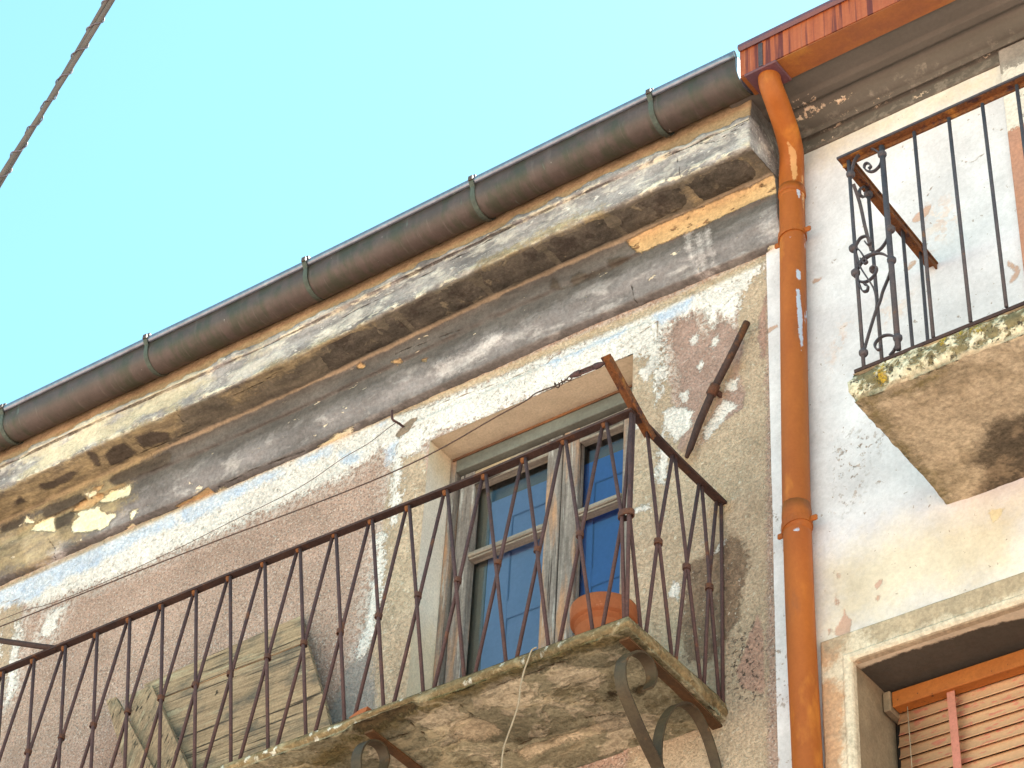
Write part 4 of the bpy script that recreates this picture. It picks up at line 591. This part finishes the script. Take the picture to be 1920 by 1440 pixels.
# eaves moulding
P2 = [(-.36,10.03), (-.345,9.998), (-.205,9.996), (-.200,9.982), (-.150,9.978), (-.146,9.990), (-.138,9.990), (-.128,9.982), (-.118,9.955), (-.100,9.930), (-.078,9.917), (-.052,9.912), (-.048,9.896), (-.040,9.893), (-.036,9.906), (-.020,9.905), (-.018,9.90), (-.016,9.832), (.002,9.830)]
pp = []
for a, b in zip(P2, P2[1:]):
    n = max(1, round(math.hypot(b[0]-a[0], b[1]-a[1])/.012))
    for k in range(n): pp.append((a[0]+(b[0]-a[0])*k/n, a[1]+(b[1]-a[1])*k/n))
pp.append(P2[-1]); cx2 = lines((-4.125,-2.2,.016), (-2.2,3,.5))
V = [(x, y + .003*float(vnoise(np.array([x*2.]), np.array([j*.3]))[0]), z) for x in cx2 for j, (y, z) in enumerate(pp)]; n2 = len(pp)
F = [(i*n2+j, i*n2+j+1, (i+1)*n2+j+1, (i+1)*n2+j) for i in range(len(cx2)-1) for j in range(n2-1)]
Va = np.array(V); fl = np.full(len(V), 9.0); wn_ = np.full(len(V), 9.0)
for cx_, cz_, rx, rz in [(-3.82,9.96,.10,.03), (-3.66,9.95,.10,.02), (-3.72,9.905,.16,.012), (-3.50,9.905,.10,.010), (-3.78,9.85,.14,.02), (-2.95,9.905,.12,.006), (-2.7,9.905,.2,.006), (-3.3,9.86,.05,.02)]:
    d = (np.hypot((Va[:, 0]-cx_)/rx, (Va[:, 2]-cz_)/rz)-1)*min(rx, rz)*1.5+.012; fl = np.minimum(fl, d)
wn_ = np.hypot((Va[:, 0]+3.45)/.55, (Va[:, 2]-9.86)/.05)-1; wn_ = wn_*.05
mesh('eaves_moulding', V, F, neigh_cornice_m, nb, True, attrs={'flake': fl, 'worn': wn_})
# pilaster strip at the right edge
V, F = subdiv(*boxv(-2.905,-2.62,-.030,-.005,7.4,9.90,.004), .04); Va = np.array(V)
mesh('pilaster', V, F, pil_m, nb, attrs={'white': np.maximum(9.36-Va[:, 2], Va[:, 2]-9.82)+.02, 'worn': np.where(Va[:, 2] > 9.6, 9.76-Va[:, 2], np.abs(Va[:, 0]+2.83)*.6+.01+np.maximum(9.42-Va[:, 2], 0))})

# ------------------------------------------------------------------ copper gutter
gut = thing('copper_gutter', 'brown weathered half-round copper gutter along the eaves of the old house', 'gutter', (-7.0,-.385,10.05))
cy, cz, rr = -.387, 10.052, .088
def gut_sec(off=0.0, n=18):
    s = [(cy-rr-off, 10.118)]
    for k in range(n+1):
        a = math.pi + math.pi*k/n; s.append((cy+(rr+off)*math.cos(a), cz+(rr+off)*math.sin(a)))
    s.append((cy+rr+off, 10.11)); return s
outer = gut_sec(0); inner = gut_sec(-.004)[::-1]; sec = outer+inner
def extrude(sec, xs, closed=True):
    V = [(x, y + .003*math.sin(x*1.7+.5), z + .004*math.sin(x*1.1)) for x in xs for y, z in sec]; n = len(sec); F = []
    for i in range(len(xs)-1):
        for j in range(n if closed else n-1):
            k = (j+1) % n; F.append((i*n+j, i*n+k, (i+1)*n+k, (i+1)*n+j))
    if closed: F.append(tuple(range(n))); F.append(tuple((len(xs)-1)*n+j for j in range(n-1, -1, -1)))
    return V, F
gx = lines((-14,-9.5,.5), (-9.5,-3.995,.09))
V, F = extrude(sec, gx); mesh('trough', V, F, copper, gut, True)
bead = [(cy-rr-.004+.016*math.cos(2*math.pi*k/12), 10.124+.022*math.sin(2*math.pi*k/12)) for k in range(12)]
V, F = extrude(bead, gx); mesh('rolled_lip', V, F, copper_lip, gut, True)
V, F = extrude(gut_sec(-.004), [-3.9935,-3.992], True); mesh('end_cap', V, F, copper_lip, gut)
s0 = None
for i, x in enumerate((-9.82,-8.74,-7.661,-6.563,-5.50,-4.458)):
    if i == 0 or True:
        sp = [(x, y, z) for y, z in ([(cy-rr+.004, 10.155), (cy-rr-.012, 10.150), (cy-rr-.026, 10.135), (cy-rr-.022, 10.108), (cy-rr-.006, 10.085)] + gut_sec(.004)[1:])]
    if s0 is None:
        V, F = strapv([(0, b-cy, c-cz) for a, b, c in sp], (1,0,0), .026, .005); s0 = mesh('strap', V, F, verdigris, gut, False, (x, cy, cz))
        V, F = join(boxv(-.017,.017,-.105,-.07,.086,.108,.003), boxv(-.013,.013,-.122,-.1055,.062,.090,.002)); s1 = mesh('strap_hook', V, F, copper, s0, False, (x, cy, cz))
    else:
        c = inst(s0, 'strap', gut, (x, cy, cz)); inst(s1, 'strap_hook', c, (x, cy, cz))
# ------------------------------------------------------------------ red box gutter
rg = thing('box_gutter', 'red painted square box gutter above the grey eaves, streaked with dark runs', 'gutter', (-2.6,-.385,9.99))
secb = [(-.452,10.165), (-.452,9.992), (-.322,9.990), (-.322,10.165), (-.327,10.165), (-.327,9.992), (-.447,9.998), (-.447,10.165)]
def extr2(sec, x0, x1, n=40):
    xs_ = list(np.linspace(x0, x1, n)); V = [(x, y, z+.003*math.sin(x*3)) for x in xs_ for y, z in sec]; m_ = len(sec)
    F = [(i*m_+j, i*m_+(j+1) % m_, (i+1)*m_+(j+1) % m_, (i+1)*m_+j) for i in range(n-1) for j in range(m_)]
    F += [tuple(range(m_)), tuple((n-1)*m_+j for j in range(m_-1, -1, -1))]; return V, F
V, F = extr2(secb, -3.985, 2.5); mesh('trough', V, F, redmetal, rg); mesh('floor_plate', *boxv(-3.984,2.5,-.4505,-.3235,9.984,9.9885), redunder, rg)
lipm = simple('dark_red_lip', (.13,.045,.05), (.09,.04,.055), 6, .4, spec=.5)
V, F = extr2([(-.470,10.190), (-.474,10.166), (-.462,10.152), (-.4525,10.160), (-.440,10.170), (-.440,10.192)], -3.985, 2.5); mesh('rolled_lip', V, F, lipm, rg)
mesh('joint_strap', *boxv(-3.885,-3.862,-.4565,-.4525,9.995,10.150,.001), iron_dark, rg)
mesh('outlet', *boxv(-3.96,-3.79,-.462,-.318,9.972,9.9855,.004), lipm, rg)

# ------------------------------------------------------------------ downpipe
dp = thing('downpipe', 'orange painted round downpipe with swan neck between the two houses', 'pipe', (-3.97,-.07,0))
path = [(-3.868,-.388,9.985), (-3.868,-.388,9.955), (-3.866,-.382,9.925), (-3.866,-.355,9.890), (-3.875,-.30,9.860), (-3.895,-.20,9.805), (-3.918,-.125,9.755), (-3.940,-.085,9.705), (-3.950,-.072,9.640), (-3.953,-.070,9.50)]
def pipe_part(name, P, r, n=40):
    V, F = tubev(P, r, n); Va = np.array([tuple(p) for p in V]); C0 = np.repeat(np.array([tuple(p) for p in P]), n, 0)
    rx = Va-C0; lat = rx@np.array([.87,.49,0])                                   # sideways offset as seen from the street
    front = (rx@np.array([.49,-.87,0])) > -.01
    q = np.c_[lat, Va[:, 2]]
    peel = sdf(q, [[(.012,9.03),(.03,9.02),(.034,8.97),(.022,8.955)], [(.014,8.92),(.028,8.90),(.036,8.78),(.040,8.62),(.034,8.55),(.022,8.66),(.016,8.78)], [(.02,9.55),(.038,9.53),(.036,9.46),(.026,9.47)], [(-.02,7.615),(.006,7.61),(.008,7.59),(-.016,7.592)], [(-.012,9.22),(-.004,9.215),(-.006,9.18)]])
    scr = sdf(q, [[(-.01,9.74),(.02,9.72),(.028,9.60),(.012,9.56),(-.004,9.64)], [(.045,9.66),(.052,9.6),(.053,9.40),(.046,9.45)]])
    return mesh(name, V, F, pipe_m, dp, True, attrs={'peel': np.where(front, peel, 9), 'scrape': np.where(front, scr, 9)})
sw = catmull(path, 9); pipe_part('swan_neck', sw, [.0515+.0075*k/(len(sw)-1) for k in range(len(sw))])
tube('collar', [(-3.952,-.07,9.565), (-3.9525,-.07,9.525), (-3.953,-.07,9.52)], [.0615,.064,.061], pipe_n, dp, 24)
main = [(-3.953,-.07,9.53), (-3.958,-.07,9.16), (-3.968,-.07,8.6), (-3.978,-.07,7.9), (-3.979,-.07,7.62), (-3.976,-.07,7.1), (-3.966,-.07,6.5), (-3.955,-.07,5.5), (-3.95,-.07,0.0)]
fm = []
for a, b in zip(catmull(main, 8), catmull(main, 8)[1:]):
    n_ = max(1, int((b-a).length/.018)) if b.z > 6 else 1
    fm += [a.lerp(b, k/n_) for k in range(n_)]
pipe_part('pipe', fm + [Vector(main[-1])], .0585)
def clamp(z, x, tilt):
    ring = []
    for k in range(25):
        a = 2*math.pi*k/24; ring.append((x+.0625*math.cos(a), -.07+.0625*math.sin(a), z+tilt*math.cos(a)))
    V1 = strapv(ring, (0,0,1), .034, .005)
    lug = lambda s: tubev([(x+s*.055,-.07,z+tilt*s*.9-.004), (x+s*.092,-.066,z+tilt*s*1.3)], [.017,.017], 10)
    lug2 = lambda s: boxv(x+s*.060 if s > 0 else x-.094, x+.094 if s > 0 else x-.060, -.076,-.060, z-.014+tilt*s, z+.014+tilt*s, .006)
    return join(V1, lug2(-1), lug2(1))
V, F = clamp(9.27, -3.957, .012); mesh('clamp', V, F, pipe_n, dp)
V, F = clamp(7.655, -3.979, .016); mesh('clamp', V, F, pipe_n, dp)
tube('collar', [(-3.979,-.07,7.76), (-3.979,-.07,7.70), (-3.979,-.07,7.62)], [.0592,.0625,.0592], pipe_n, dp, 24)

# ------------------------------------------------------------------ left balcony slab
bal = thing('balcony', 'long mossy cement balcony slab on scrolled iron brackets under the French door', 'balcony', (-6.5,-.34,6.93))
bx = lines((-11,-8.6,.3), (-8.6,-4.372,.016)); by = lines((-.690,.0,.015))
def slab(name, xs_, ys_, zt, zb, mat, parent, polys, cracks, lich=None, taper=0.0, lichs=.02, edge_amp=.006, inset=.0):
    V, F, A = [], [], []
    nx, ny = len(xs_), len(ys_); X, Y = np.meshgrid(xs_, ys_); X = X.ravel().copy(); Y = Y.ravel().copy(); P = np.c_[X, Y]
    at = {k: sdf(P, v) for k, v in polys.items()}
    at['crack'] = sdf(P, cracks, False) if cracks else np.full(len(P), 9.0)
    zbm = zb + .010*fbm(X, Y, 6) + .005*fbm(X, Y, 25, 3) - taper*np.clip(Y+.69, 0, .7)
    if cracks: zbm += .012*np.clip(1-at['crack']/.012, 0, 1)
    if 'cream' in at: zbm += .008*np.clip(-at['cream']/.01, 0, 1)
    if 'dark' in at and cracks: zbm += .02*np.clip(-at['dark']/.02, 0, 1)
    V += np.c_[X, Y, zbm].tolist()
    for j in range(ny-1):
        for i in range(nx-1): F.append((j*nx+i, (j+1)*nx+i, (j+1)*nx+i+1, j*nx+i+1))
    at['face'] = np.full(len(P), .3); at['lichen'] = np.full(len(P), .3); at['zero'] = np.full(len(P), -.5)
    # the rim: front edge then the right/left end, as rows of vertices down the face
    ring = [(j, i) for j, i in [(0, i) for i in range(nx)] + [(j, nx-1) for j in range(1, ny)]]
    ring = [(j, 0) for j in range(ny-1, 0, -1)] + ring
    rows = 7; base0 = len(V); nr = len(ring); fac = {k: [] for k in at}
    for r in range(rows):
        t = r/(rows-1)
        for j, i in ring:
            x, y, z0 = V[j*nx+i]; z = z0+(zt-z0)*t
            e = edge_amp*float(fbm(np.array([x*1.0]), np.array([y+z*2]), 14, 4)[0])
            out = .006*math.sin(math.pi*min(1, t*1.3)) + e + (0.008 if .25 < t < .99 else 0) - (.004 if t == 1 else 0)
            oy = -out if j == 0 else 0; ox = out if (i == nx-1) else (-out if i == 0 else 0)
            V.append((x+ox, y+oy, z + .005*float(fbm(np.array([x]), np.array([y]), 7)[0])*(t > .9)))
            for k in at: fac[k].append(at[k][j*nx+i] if k == 'moss' and t < .3 else 9.0)
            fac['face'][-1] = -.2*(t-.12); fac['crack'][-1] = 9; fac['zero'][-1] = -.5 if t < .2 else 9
            if lich: fac['lichen'][-1] = min((math.hypot(x-a, z-b)-lichs) for a, b in lich) if j == 0 else 9
    for r in range(rows-1):
        for q in range(nr-1): F.append((base0+r*nr+q, base0+r*nr+q+1, base0+(r+1)*nr+q+1, base0+(r+1)*nr+q))
    for q in range(nr-1):
        j, i = ring[q]; j2, i2 = ring[q+1]; F.append((j*nx+i, j2*nx+i2, base0+q+1, base0+q))
    tb = len(V); V += [(xs_[0], ys_[0], zt), (xs_[-1], ys_[0], zt), (xs_[-1], ys_[-1], zt), (xs_[0], ys_[-1], zt)]; F.append((tb, tb+1, tb+2, tb+3))
    A = {k: np.r_[at[k], np.array(fac[k], float), np.full(4, 9.0)] for k in at}
    return mesh(name, V, F, mat, parent, True, attrs=A)
lich = [tuple(p) for p in D['LICH']] + [(random.uniform(-8.2,-4.4), random.uniform(6.95,7.0)) for _ in range(26)]
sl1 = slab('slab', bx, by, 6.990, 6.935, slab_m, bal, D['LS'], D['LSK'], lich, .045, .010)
def strapc(P, w, t, name, par): return strap(name, catmull(P, 7), (1,0,0), w, t, iron_brown, par)
br = strapc(M['b1'], .050, .009, 'scroll_bracket', bal); strapc(M['b2'], .044, .009, 'inner_scroll', br); strap('bearer', [(-4.408,-.66,6.915), (-4.408,-.3,6.907), (-4.408,.02,6.878)], (1,0,0), .045, .010, bearer_m, br)
br2 = strapc(M['c1'], .050, .009, 'scroll_bracket', bal); strap('bearer', [(-5.65,-.66,6.915), (-5.65,-.3,6.907), (-5.65,.02,6.878)], (1,0,0), .045, .010, bearer_m, br2)
c2 = [(-5.65, p[1], p[2]) for p in M['b2']]; strapc(c2, .036, .008, 'inner_scroll', br2)

# ------------------------------------------------------------------ left railing
rail = thing('balcony_railing', 'long rusty iron railing of crossed bars on the mossy cement balcony', 'railing', (-6.4,-.66,6.99))
RZ, RX, RY, BZ = 8.040, -4.405, -.655, 6.975; PITCH = .2055
strap('top_rail', [(-10.5,RY,RZ+.004), (-8,RY,RZ+.008), (-6.6,RY,RZ+.012), (-5.2,RY,RZ-.012), (RX+.012,RY,RZ)], (0,1,0), .040, .012, iron_rail, rail)
strap('side_rail', [(RX,RY+.021,RZ), (RX+.01,-.3,RZ-.03), (RX+.032,.006,RZ-.062)], (1,0,0), .040, .012, iron_rail, rail)
def bar_mesh(name, dx, dz, dy=0.0):
    return tubev([(0,0,0), (dx*.5+.001,dy*.5,dz*.5), (dx,dy,dz)], .0082, 8)
nodes = [-4.537-PITCH*k for k in range(0, 28)]
zt = lambda x: RZ-.004 + (.010 if -7.4 < x < -5.9 else 0) + (-.012 if -5.6 < x < -4.9 else 0)
protoR = protoL = None; colp = None
for k, x in enumerate(nodes[:-1]):
    xl = nodes[k+1]; H = BZ - (RZ-.004)
    if protoR is None:
        protoR = mesh('bar', *bar_mesh('bar', PITCH-.026, H-.01), iron, rail, True, (xl+.013, RY-.004, zt(xl)))
        protoL = mesh('bar', *bar_mesh('bar', -(PITCH-.026), H-.01), iron, rail, True, (x-.013, RY+.006, zt(x)))
        V, F = [], []
        ring = [(.0125*math.cos(a)*1.05, .0150*math.sin(a), 0) for a in [2*math.pi*q/12 for q in range(13)]]
        V, F = strapv(ring, (0,0,1), .022, .005); colp = mesh('collar', V, F, collar_m, rail, False, ((x+xl)/2, RY+.001, RZ-.004+H/2))
    else:
        inst(protoR, 'bar', rail, (xl+.013, RY-.004, zt(xl))); inst(protoL, 'bar', rail, (x-.013, RY+.006, zt(x)))
        c = inst(colp, 'collar', rail, ((x+xl)/2+random.uniform(-.004,.004), RY+.001, RZ-.004+H/2+random.uniform(-.02,.02))); c.rotation_euler = (random.uniform(-.1,.1), random.uniform(-.12,.12), 0)
# rusty welds where the bars meet the top rail
weld_m = simple('orange_rust_weld', (.21,.078,.024), (.12,.048,.022), 40, .85, (.7,1.3,150), .6, rnd=True)
wp0 = None
for x in nodes:
    at_ = (x, RY, zt(x)-.004)
    if wp0 is None: wp0 = mesh('weld', *lathe([(.0,-.016), (.010,-.014), (.014,-.004), (.015,.003)], (0,0,0), 8), weld_m, rail, True, at_)
    else: inst(wp0, 'weld', rail, at_).rotation_euler = (0, 0, random.uniform(0, 3))
# last half cell with the corner post
xl, x = nodes[0], RX
tube('bar', [(xl+.013,RY-.004,RZ-.004), (x-.03,RY-.004,RZ-.004-.52), (x-.004,RY-.004,BZ)], .0082, iron, rail, 8)
tube('bar', [(x-.004,RY+.010,RZ-.004), (x-.035,RY+.010,RZ-.004-.52), (xl+.013,RY+.006,BZ)], .0082, iron, rail, 8)
tube('corner_post', [(RX,RY,RZ), (RX+.002,RY,7.5), (RX+.004,RY,BZ)], .0085, iron, rail, 8)
tube('bar', [(RX+.004,RY+.014,RZ-.004), (RX-.006,RY+.02,7.5), (RX+.006,RY+.10,BZ)], .0082, iron, rail, 8)
V, F = strapv([(.034*math.cos(a), .022*math.sin(a), 0) for a in [2*math.pi*q/14 for q in range(15)]], (0,0,1), .026, .006); mesh('collar', V, F, collar_m, rail, False, (RX-.014,RY+.004,7.52))
ny_ = [RY+.10, RY+.305, RY+.505, RY+.635]
zs_ = lambda y: RZ-.006-.055*(y-RY)/.655
for a, b in zip(ny_, ny_[1:]):
    xa = RX+.003+.02*(a-RY); xb_ = RX+.003+.02*(b-RY); la = (b-a)
    tube('bar', [(xa,a+.01,zs_(a)), ((xa+xb_)/2+.004,(a+b)/2,7.5), (xb_+.01,b-.01,BZ)], .0082, iron, rail, 8)
    if b < ny_[-1]+.001: tube('bar', [(xb_,b-.01,zs_(b)), ((xa+xb_)/2-.004,(a+b)/2,7.5), (xa+.01,a+.01,BZ)], .0082, iron, rail, 8)
    V, F = strapv([(.014*math.cos(q), .017*math.sin(q), 0) for q in [2*math.pi*i/12 for i in range(13)]], (0,0,1), .024, .006); mesh('collar', V, F, collar_m, rail, False, ((xa+xb_)/2,(a+b)/2,7.5))
tube('bar', [(RX+.028,-.012,zs_(-.012)), (RX+.03,-.012,7.5), (RX+.03,-.012,BZ)], .0082, iron, rail, 8)
# outriggers for the washing line
tp = Vector(M['tip']); t0_ = Vector((RX+.006,-.545,RZ-.03))
dirv = (tp-t0_).normalized()
strap('outrigger', [t0_-dirv*.02, t0_.lerp(tp,.5), tp+dirv*.012], (1,0,0), .046, .008, iron_orange, rail)
V, F = strapv([t0_-dirv*.02+Vector((.021,.004,-.018)), tp+dirv*.01+Vector((.021,.004,-.018))], (0,.5,.85), .034, .007); mesh('outrigger_flange', V, F, iron_orange, rail)
lt = [(-7.672,RY,RZ+.012), (-7.76,RY-.03,RZ+.075), (-8.15,-.83,8.20)]
tube('outrigger', [(-7.672,RY,RZ+.010), (-7.74,RY-.022,RZ+.030), (-8.10,-.83,8.17)], .0145, iron_rail, rail, 8)

# ------------------------------------------------------------------ washing lines and ironmongery
wl = thing('washing_line', 'taut rusty wire with a turnbuckle strung between the two outrigger arms', 'wire', tuple(M['cw'][-1]))
cw = [(-8.10,-.83,8.172)] + M['cw'][0:] 
tube('wire', catmull(cw, 4), .0032, wire_m, wl, 6)
tb = [Vector(p) for p in M['tb']]
tube('hook_rod', [tb[3], tb[4]], .0035, wire_m, wl, 6)
ax = (tb[4]-tb[3]).normalized(); up = Vector((0,0,1))
V, F = join(tubev([tb[3]+up*.010, tb[4]+up*.010], .0042, 8), tubev([tb[3]-up*.010, tb[4]-up*.010], .0042, 8), tubev([tb[3]-ax*.028, tb[3], tb[3]+ax*.022], [.006,.013,.014], 10), tubev([tb[4]-ax*.022, tb[4], tb[4]+ax*.026], [.014,.013,.006], 10))
mesh('turnbuckle', V, F, iron, wl, True)
tube('hook_rod', [tb[4]+ax*.02, tb[5], Vector(M['tip'])+Vector((-.01,0,0))], .0035, wire_m, wl, 6)
ringp = [tb[2]+ax*(.012*math.cos(a))+up*(.012*math.sin(a)) for a in [2*math.pi*q/14 for q in range(15)]]
tube('eye', ringp, .003, wire_m, wl, 6); tube('hook_rod', [tb[2]+ax*.012, tb[3]-ax*.02], .0032, wire_m, wl, 6)
hel = []
for q in range(60):
    t = q/59; p = tb[0].lerp(tb[2]-ax*.012, t); a = t*2*math.pi*4; r_ = .004+.012*(1-t)*abs(math.sin(t*9)); hel.append(p+up*(r_*math.sin(a))+Vector((0,1,0))*(r_*math.cos(a)))
tube('wire_twist', hel, .0026, wire_m, wl, 6); tube('wire', [tb[0], tb[2]-ax*.012], .003, wire_m, wl, 6)
hk = tag(tube('wall_hook', catmull(M['hook'], 4), .0062, iron, None, 8), 'bent rusty hook set in the wall beside the door lintel', 'hook')
tag(tube('thin_wire', catmull(M['w2']+[(M['w2'][-1][0]-1.2, -.07, M['w2'][-1][2]-.05)], 4), .0018, wire_m, None, 5), 'slack thin wire running from the bent wall hook to the left along the plaster', 'wire')
bp = M['bar']; ib = thing('wall_bar', 'slanting rusty iron bar with a collar fixed to the plaster beside the downpipe', 'bar', tuple(bp[2]))
tube('shaft', [Vector(p) for p in bp], [.0165,.0168,.017,.017,.015,.009], iron_rail, ib, 8)
tube('collar', [Vector(bp[2]).lerp(Vector(bp[1]),-.18), Vector(bp[2]).lerp(Vector(bp[1]),.14)], .0235, collar_m, ib, 8)
strap('wall_tie', [Vector(bp[2]), Vector(bp[2])+Vector((.012,.05,-.008))], (0,0,1), .03, .012, collar_m, ib)

# ------------------------------------------------------------------ things on the left balcony
pc = (-4.700,-.385,6.992)
V, F = lathe([(.0,.0), (.085,.0), (.092,.005), (.118,.245), (.1195,.250), (.133,.252), (.136,.258), (.139,.318), (.137,.326), (.130,.328), (.124,.322), (.116,.22), (.0,.20)], pc, 48)
tag(mesh('flower_pot', V, F, terracotta, None, True), 'plain terracotta flower pot standing at the balcony corner', 'pot')
def plank(name, quad, th, mat, parent, nz=8):
    q = [Vector(p) for p in quad]; nrm = (q[1]-q[0]).cross(q[-1]-q[0]).normalized()
    if nrm.y < 0: nrm = -nrm
    V = [p for p in q] + [p+nrm*th for p in q]; n = len(q)
    F = [tuple(range(n)), tuple(range(2*n-1, n-1, -1))] + [(i, i+n, (i+1) % n+n, (i+1) % n) for i in range(n)]
    return mesh(name, V, F, mat, parent)
wp = thing('board_panel', 'wide panel of three weathered boards leaning on the pink wall behind the railing', 'panel', (-6.9,-.25,6.99))
for q, dy in zip(M['pl'], (0, .004, -.002)): plank('board', [(x, y+dy, max(z, 6.985)) for x, y, z in q], .024, plank_m, wp)
tag(plank('plank', [(x, y, max(z, 6.985)) for x, y, z in M['pa']], .03, plank_v, None), 'narrow grey plank, left one of the two leaning on the board panel', 'plank', 'planks leaning behind the railing')
tag(plank('plank', [(x, y+.03, max(z, 6.985)) for x, y, z in M['pb']], .035, plank_v, None), 'broader split plank, right one of the two leaning on the board panel', 'plank', 'planks leaning behind the railing')
sh = [(-5.756,-.66,6.995), (-5.672,-.66,7.004), (-5.668,-.60,7.01), (-5.745,-.60,7.0)]
tag(plank('pot_shard', [(-5.760,-.672,6.992), (-5.668,-.672,7.012), (-5.660,-.672,7.032), (-5.700,-.672,7.030), (-5.752,-.672,7.012)], .05, terracotta, None), 'small terracotta shard lying on the edge of the balcony slab', 'shard')
tag(tube('string', catmull(M['str'], 5), .0032, cord_m, None, 6), 'pale string hanging over the edge of the balcony slab', 'string')

# ------------------------------------------------------------------ right balcony
rb = thing('stone_balcony', 'lichen covered thick stone balcony slab on the white house', 'balcony', (-2.5,-.37,7.55))
bx2 = lines((-3.330,-2.3,.016), (-2.3,0,.3)); by2 = lines((-.745,.0,.016))
lich2 = [(-2.87,7.655), (-2.83,7.66), (-2.80,7.64), (-3.22,7.625), (-3.20,7.60), (-2.95,7.665), (-3.2,7.66)]
s2 = slab('slab', bx2, by2, 7.680, 7.545, slab2_m, rb, D['RU'], None, lich2, .0, .016, .022)
rr2 = thing('scroll_railing', 'dark iron railing with corner scrolls on the lichen covered stone balcony', 'railing', (-2.5,-.735,7.68))
FY = -.735
strap('top_rail', [(-3.345,FY,8.835), (0,FY,8.84)], (0,1,0), .055, .010, iron_dark, rr2)
V, F = join(strapv([(-3.338,FY+.012,8.822), (0,FY+.012,8.827)], (0,0,1), .028, .008)); mesh('rail_flange', V, F, iron_orange, rr2)
V, F = strapv([(-3.34,FY+.004,8.8285), (0,FY+.004,8.8335)], (0,1,0), .050, .002); mesh('rail_underside', V, F, iron_orange, rr2)
strap('side_rail', [(-3.318,FY+.028,8.834), (-3.318,.02,8.818)], (1,0,0), .055, .010, iron_orange, rr2)
V, F = strapv([(-3.30,FY+.03,8.818), (-3.30,.02,8.802)], (0,0,1), .030, .008); mesh('side_flange', V, F, iron_orange, rr2)
strap('foot_rail', [(-3.325,FY+.005,7.692), (0,FY+.005,7.697)], (0,1,0), .030, .016, iron_rail, rr2)
for i, (a, b) in enumerate(M['F']):
    tube('bar', [a, b], .0125 if i == 1 else .0082, iron_dark, rr2, 8)
x0_ = -2.55
for k in range(1, 14): tube('bar', [(x0_+.152*k,FY,8.82), (x0_+.154*k,FY,7.70)], .0082, iron_dark, rr2, 8)
for a, b in M['S']: tube('bar', [(a[0],a[1],8.815), (b[0],b[1],7.68)], .0082, iron_dark, rr2, 8)
for c in M['SC'] + M['SC2']: strap('scroll', catmull(c, 5), (0,1,0) if abs(c[0][1]-FY) < .003 and abs(c[-1][1]-FY) < .003 else (1,0,0), .014, .0055, iron_dark, rr2)
def knob(c):
    V, F = lathe([(.0,-.016), (.012,-.015), (.018,-.006), (.0185,.006), (.012,.015), (.0,.016)], c, 12); return V, F
for c in M['K'] + M['SK']: mesh('collar', *knob(c), iron_dark, rr2, True)

# ------------------------------------------------------------------ blind in the neighbour's window
bl = thing('slatted_blind', 'faded wooden slat blind half closed under an orange head box in the lower window', 'blind', (-3.3,.24,6.9))
V, F = boxv(-3.742,-2.76,.205,.262,6.862,6.932,.004); mesh('head_box', V, F, orange_wood, bl)
mesh('end_block', *boxv(-3.776,-3.744,.195,.30,6.845,6.935,.004), rv_m, bl)
pz = .0515; SLW = .058; tl = math.radians(76)
prof = []
for k in range(7):
    u = k/6-.5; prof.append((u*SLW, -.006*(1-4*u*u)))
def slat():
    V, F = [], []; X = (-3.748, -2.77)
    for x in X:
        for side in (0, 1):
            for u, d in (prof if side == 0 else prof[::-1]):
                dd = d + (.003 if side else 0); V.append((x, .262 + u*math.cos(tl) - dd*math.sin(tl), -u*math.sin(tl)*-1 + dd*math.cos(tl)*0))
    n = 14
    for j in range(n): F.append((j, (j+1) % n, n+(j+1) % n, n+j))
    F += [tuple(range(n-1, -1, -1)), tuple(range(n, 2*n))]; return V, F
V, F = slat(); s0 = None
for k in range(18):
    z = 6.838-pz*k
    if s0 is None: s0 = mesh('slat', V, F, slat_m, bl, True, (0,0,z))
    else:
        c = inst(s0, 'slat', bl, (random.uniform(-.004,.004), 0, z+random.uniform(-.0012,.0012)))
strap('ladder_tape', [(-3.500,.226,6.868), (-3.497,.228,6.6), (-3.494,.228,5.9)], (1,0,0), .033, .003, tape_m, bl)
tube('pull_cord', [(-3.690,.232,6.870), (-3.688,.234,6.6), (-3.684,.234,5.9)], .0022, cord_m, bl, 5)

# ------------------------------------------------------------------ roof edge at far left, overhead cable
rt = thing('ridge_tile', 'reddish roof tile with white mortar peeping over the gutter at the left edge', 'roof tile', (-9.05,-.28,10.26))
V, F = [], []
for i in range(2):
    for k in range(9):
        a = math.pi*k/8; V.append((-9.16+i*.197, -.30+.075*math.cos(a), 10.285+.085*math.sin(a)))
F = [(k, k+1, 10+k, 9+k) for k in range(8)] + [tuple(range(8,-1,-1)), tuple(range(9,18))]
mesh('tile', V, F, roof_m, rt, True)
V, F = boxv(-9.30,-9.03,-.24,-.16,10.20,10.425,.02); mesh('mortar_bed', V, F, mortar_m, rt)
cb = thing('overhead_cable', 'twisted grey brown service cable crossing the sky at upper left', 'cable', tuple(M['cab'][2]))
cp = catmull(M['cab'], 40)
def helix(P, r, turns_per_m, ph, hug=None):
    out = []; d = 0
    for i, p in enumerate(P):
        if i: d += (P[i]-P[i-1]).length
        t = (P[min(i+1,len(P)-1)]-P[max(i-1,0)]).normalized(); u = t.cross(Vector((0,1,0))).normalized(); w = t.cross(u)
        a = d*turns_per_m*2*math.pi+ph
        if hug: r = .0068+.0015+.0060*abs(math.cos(a-d*hug*2*math.pi))**1.6
        out.append(p + (u*math.cos(a)+w*math.sin(a))*r)
    return out
tube('conductor', helix(cp, .0060, .5, 0), .0068, cable_m, cb, 8); tube('conductor', helix(cp, .0060, .5, math.pi), .0068, cable_m, cb, 8)
fine = []
for a, b in zip(cp, cp[1:]): fine += [a.lerp(b, t/10) for t in range(10)]
tube('binding_wire', helix(fine, .0118, 14.0, 0, .5), .0017, cable_w, cb, 5)
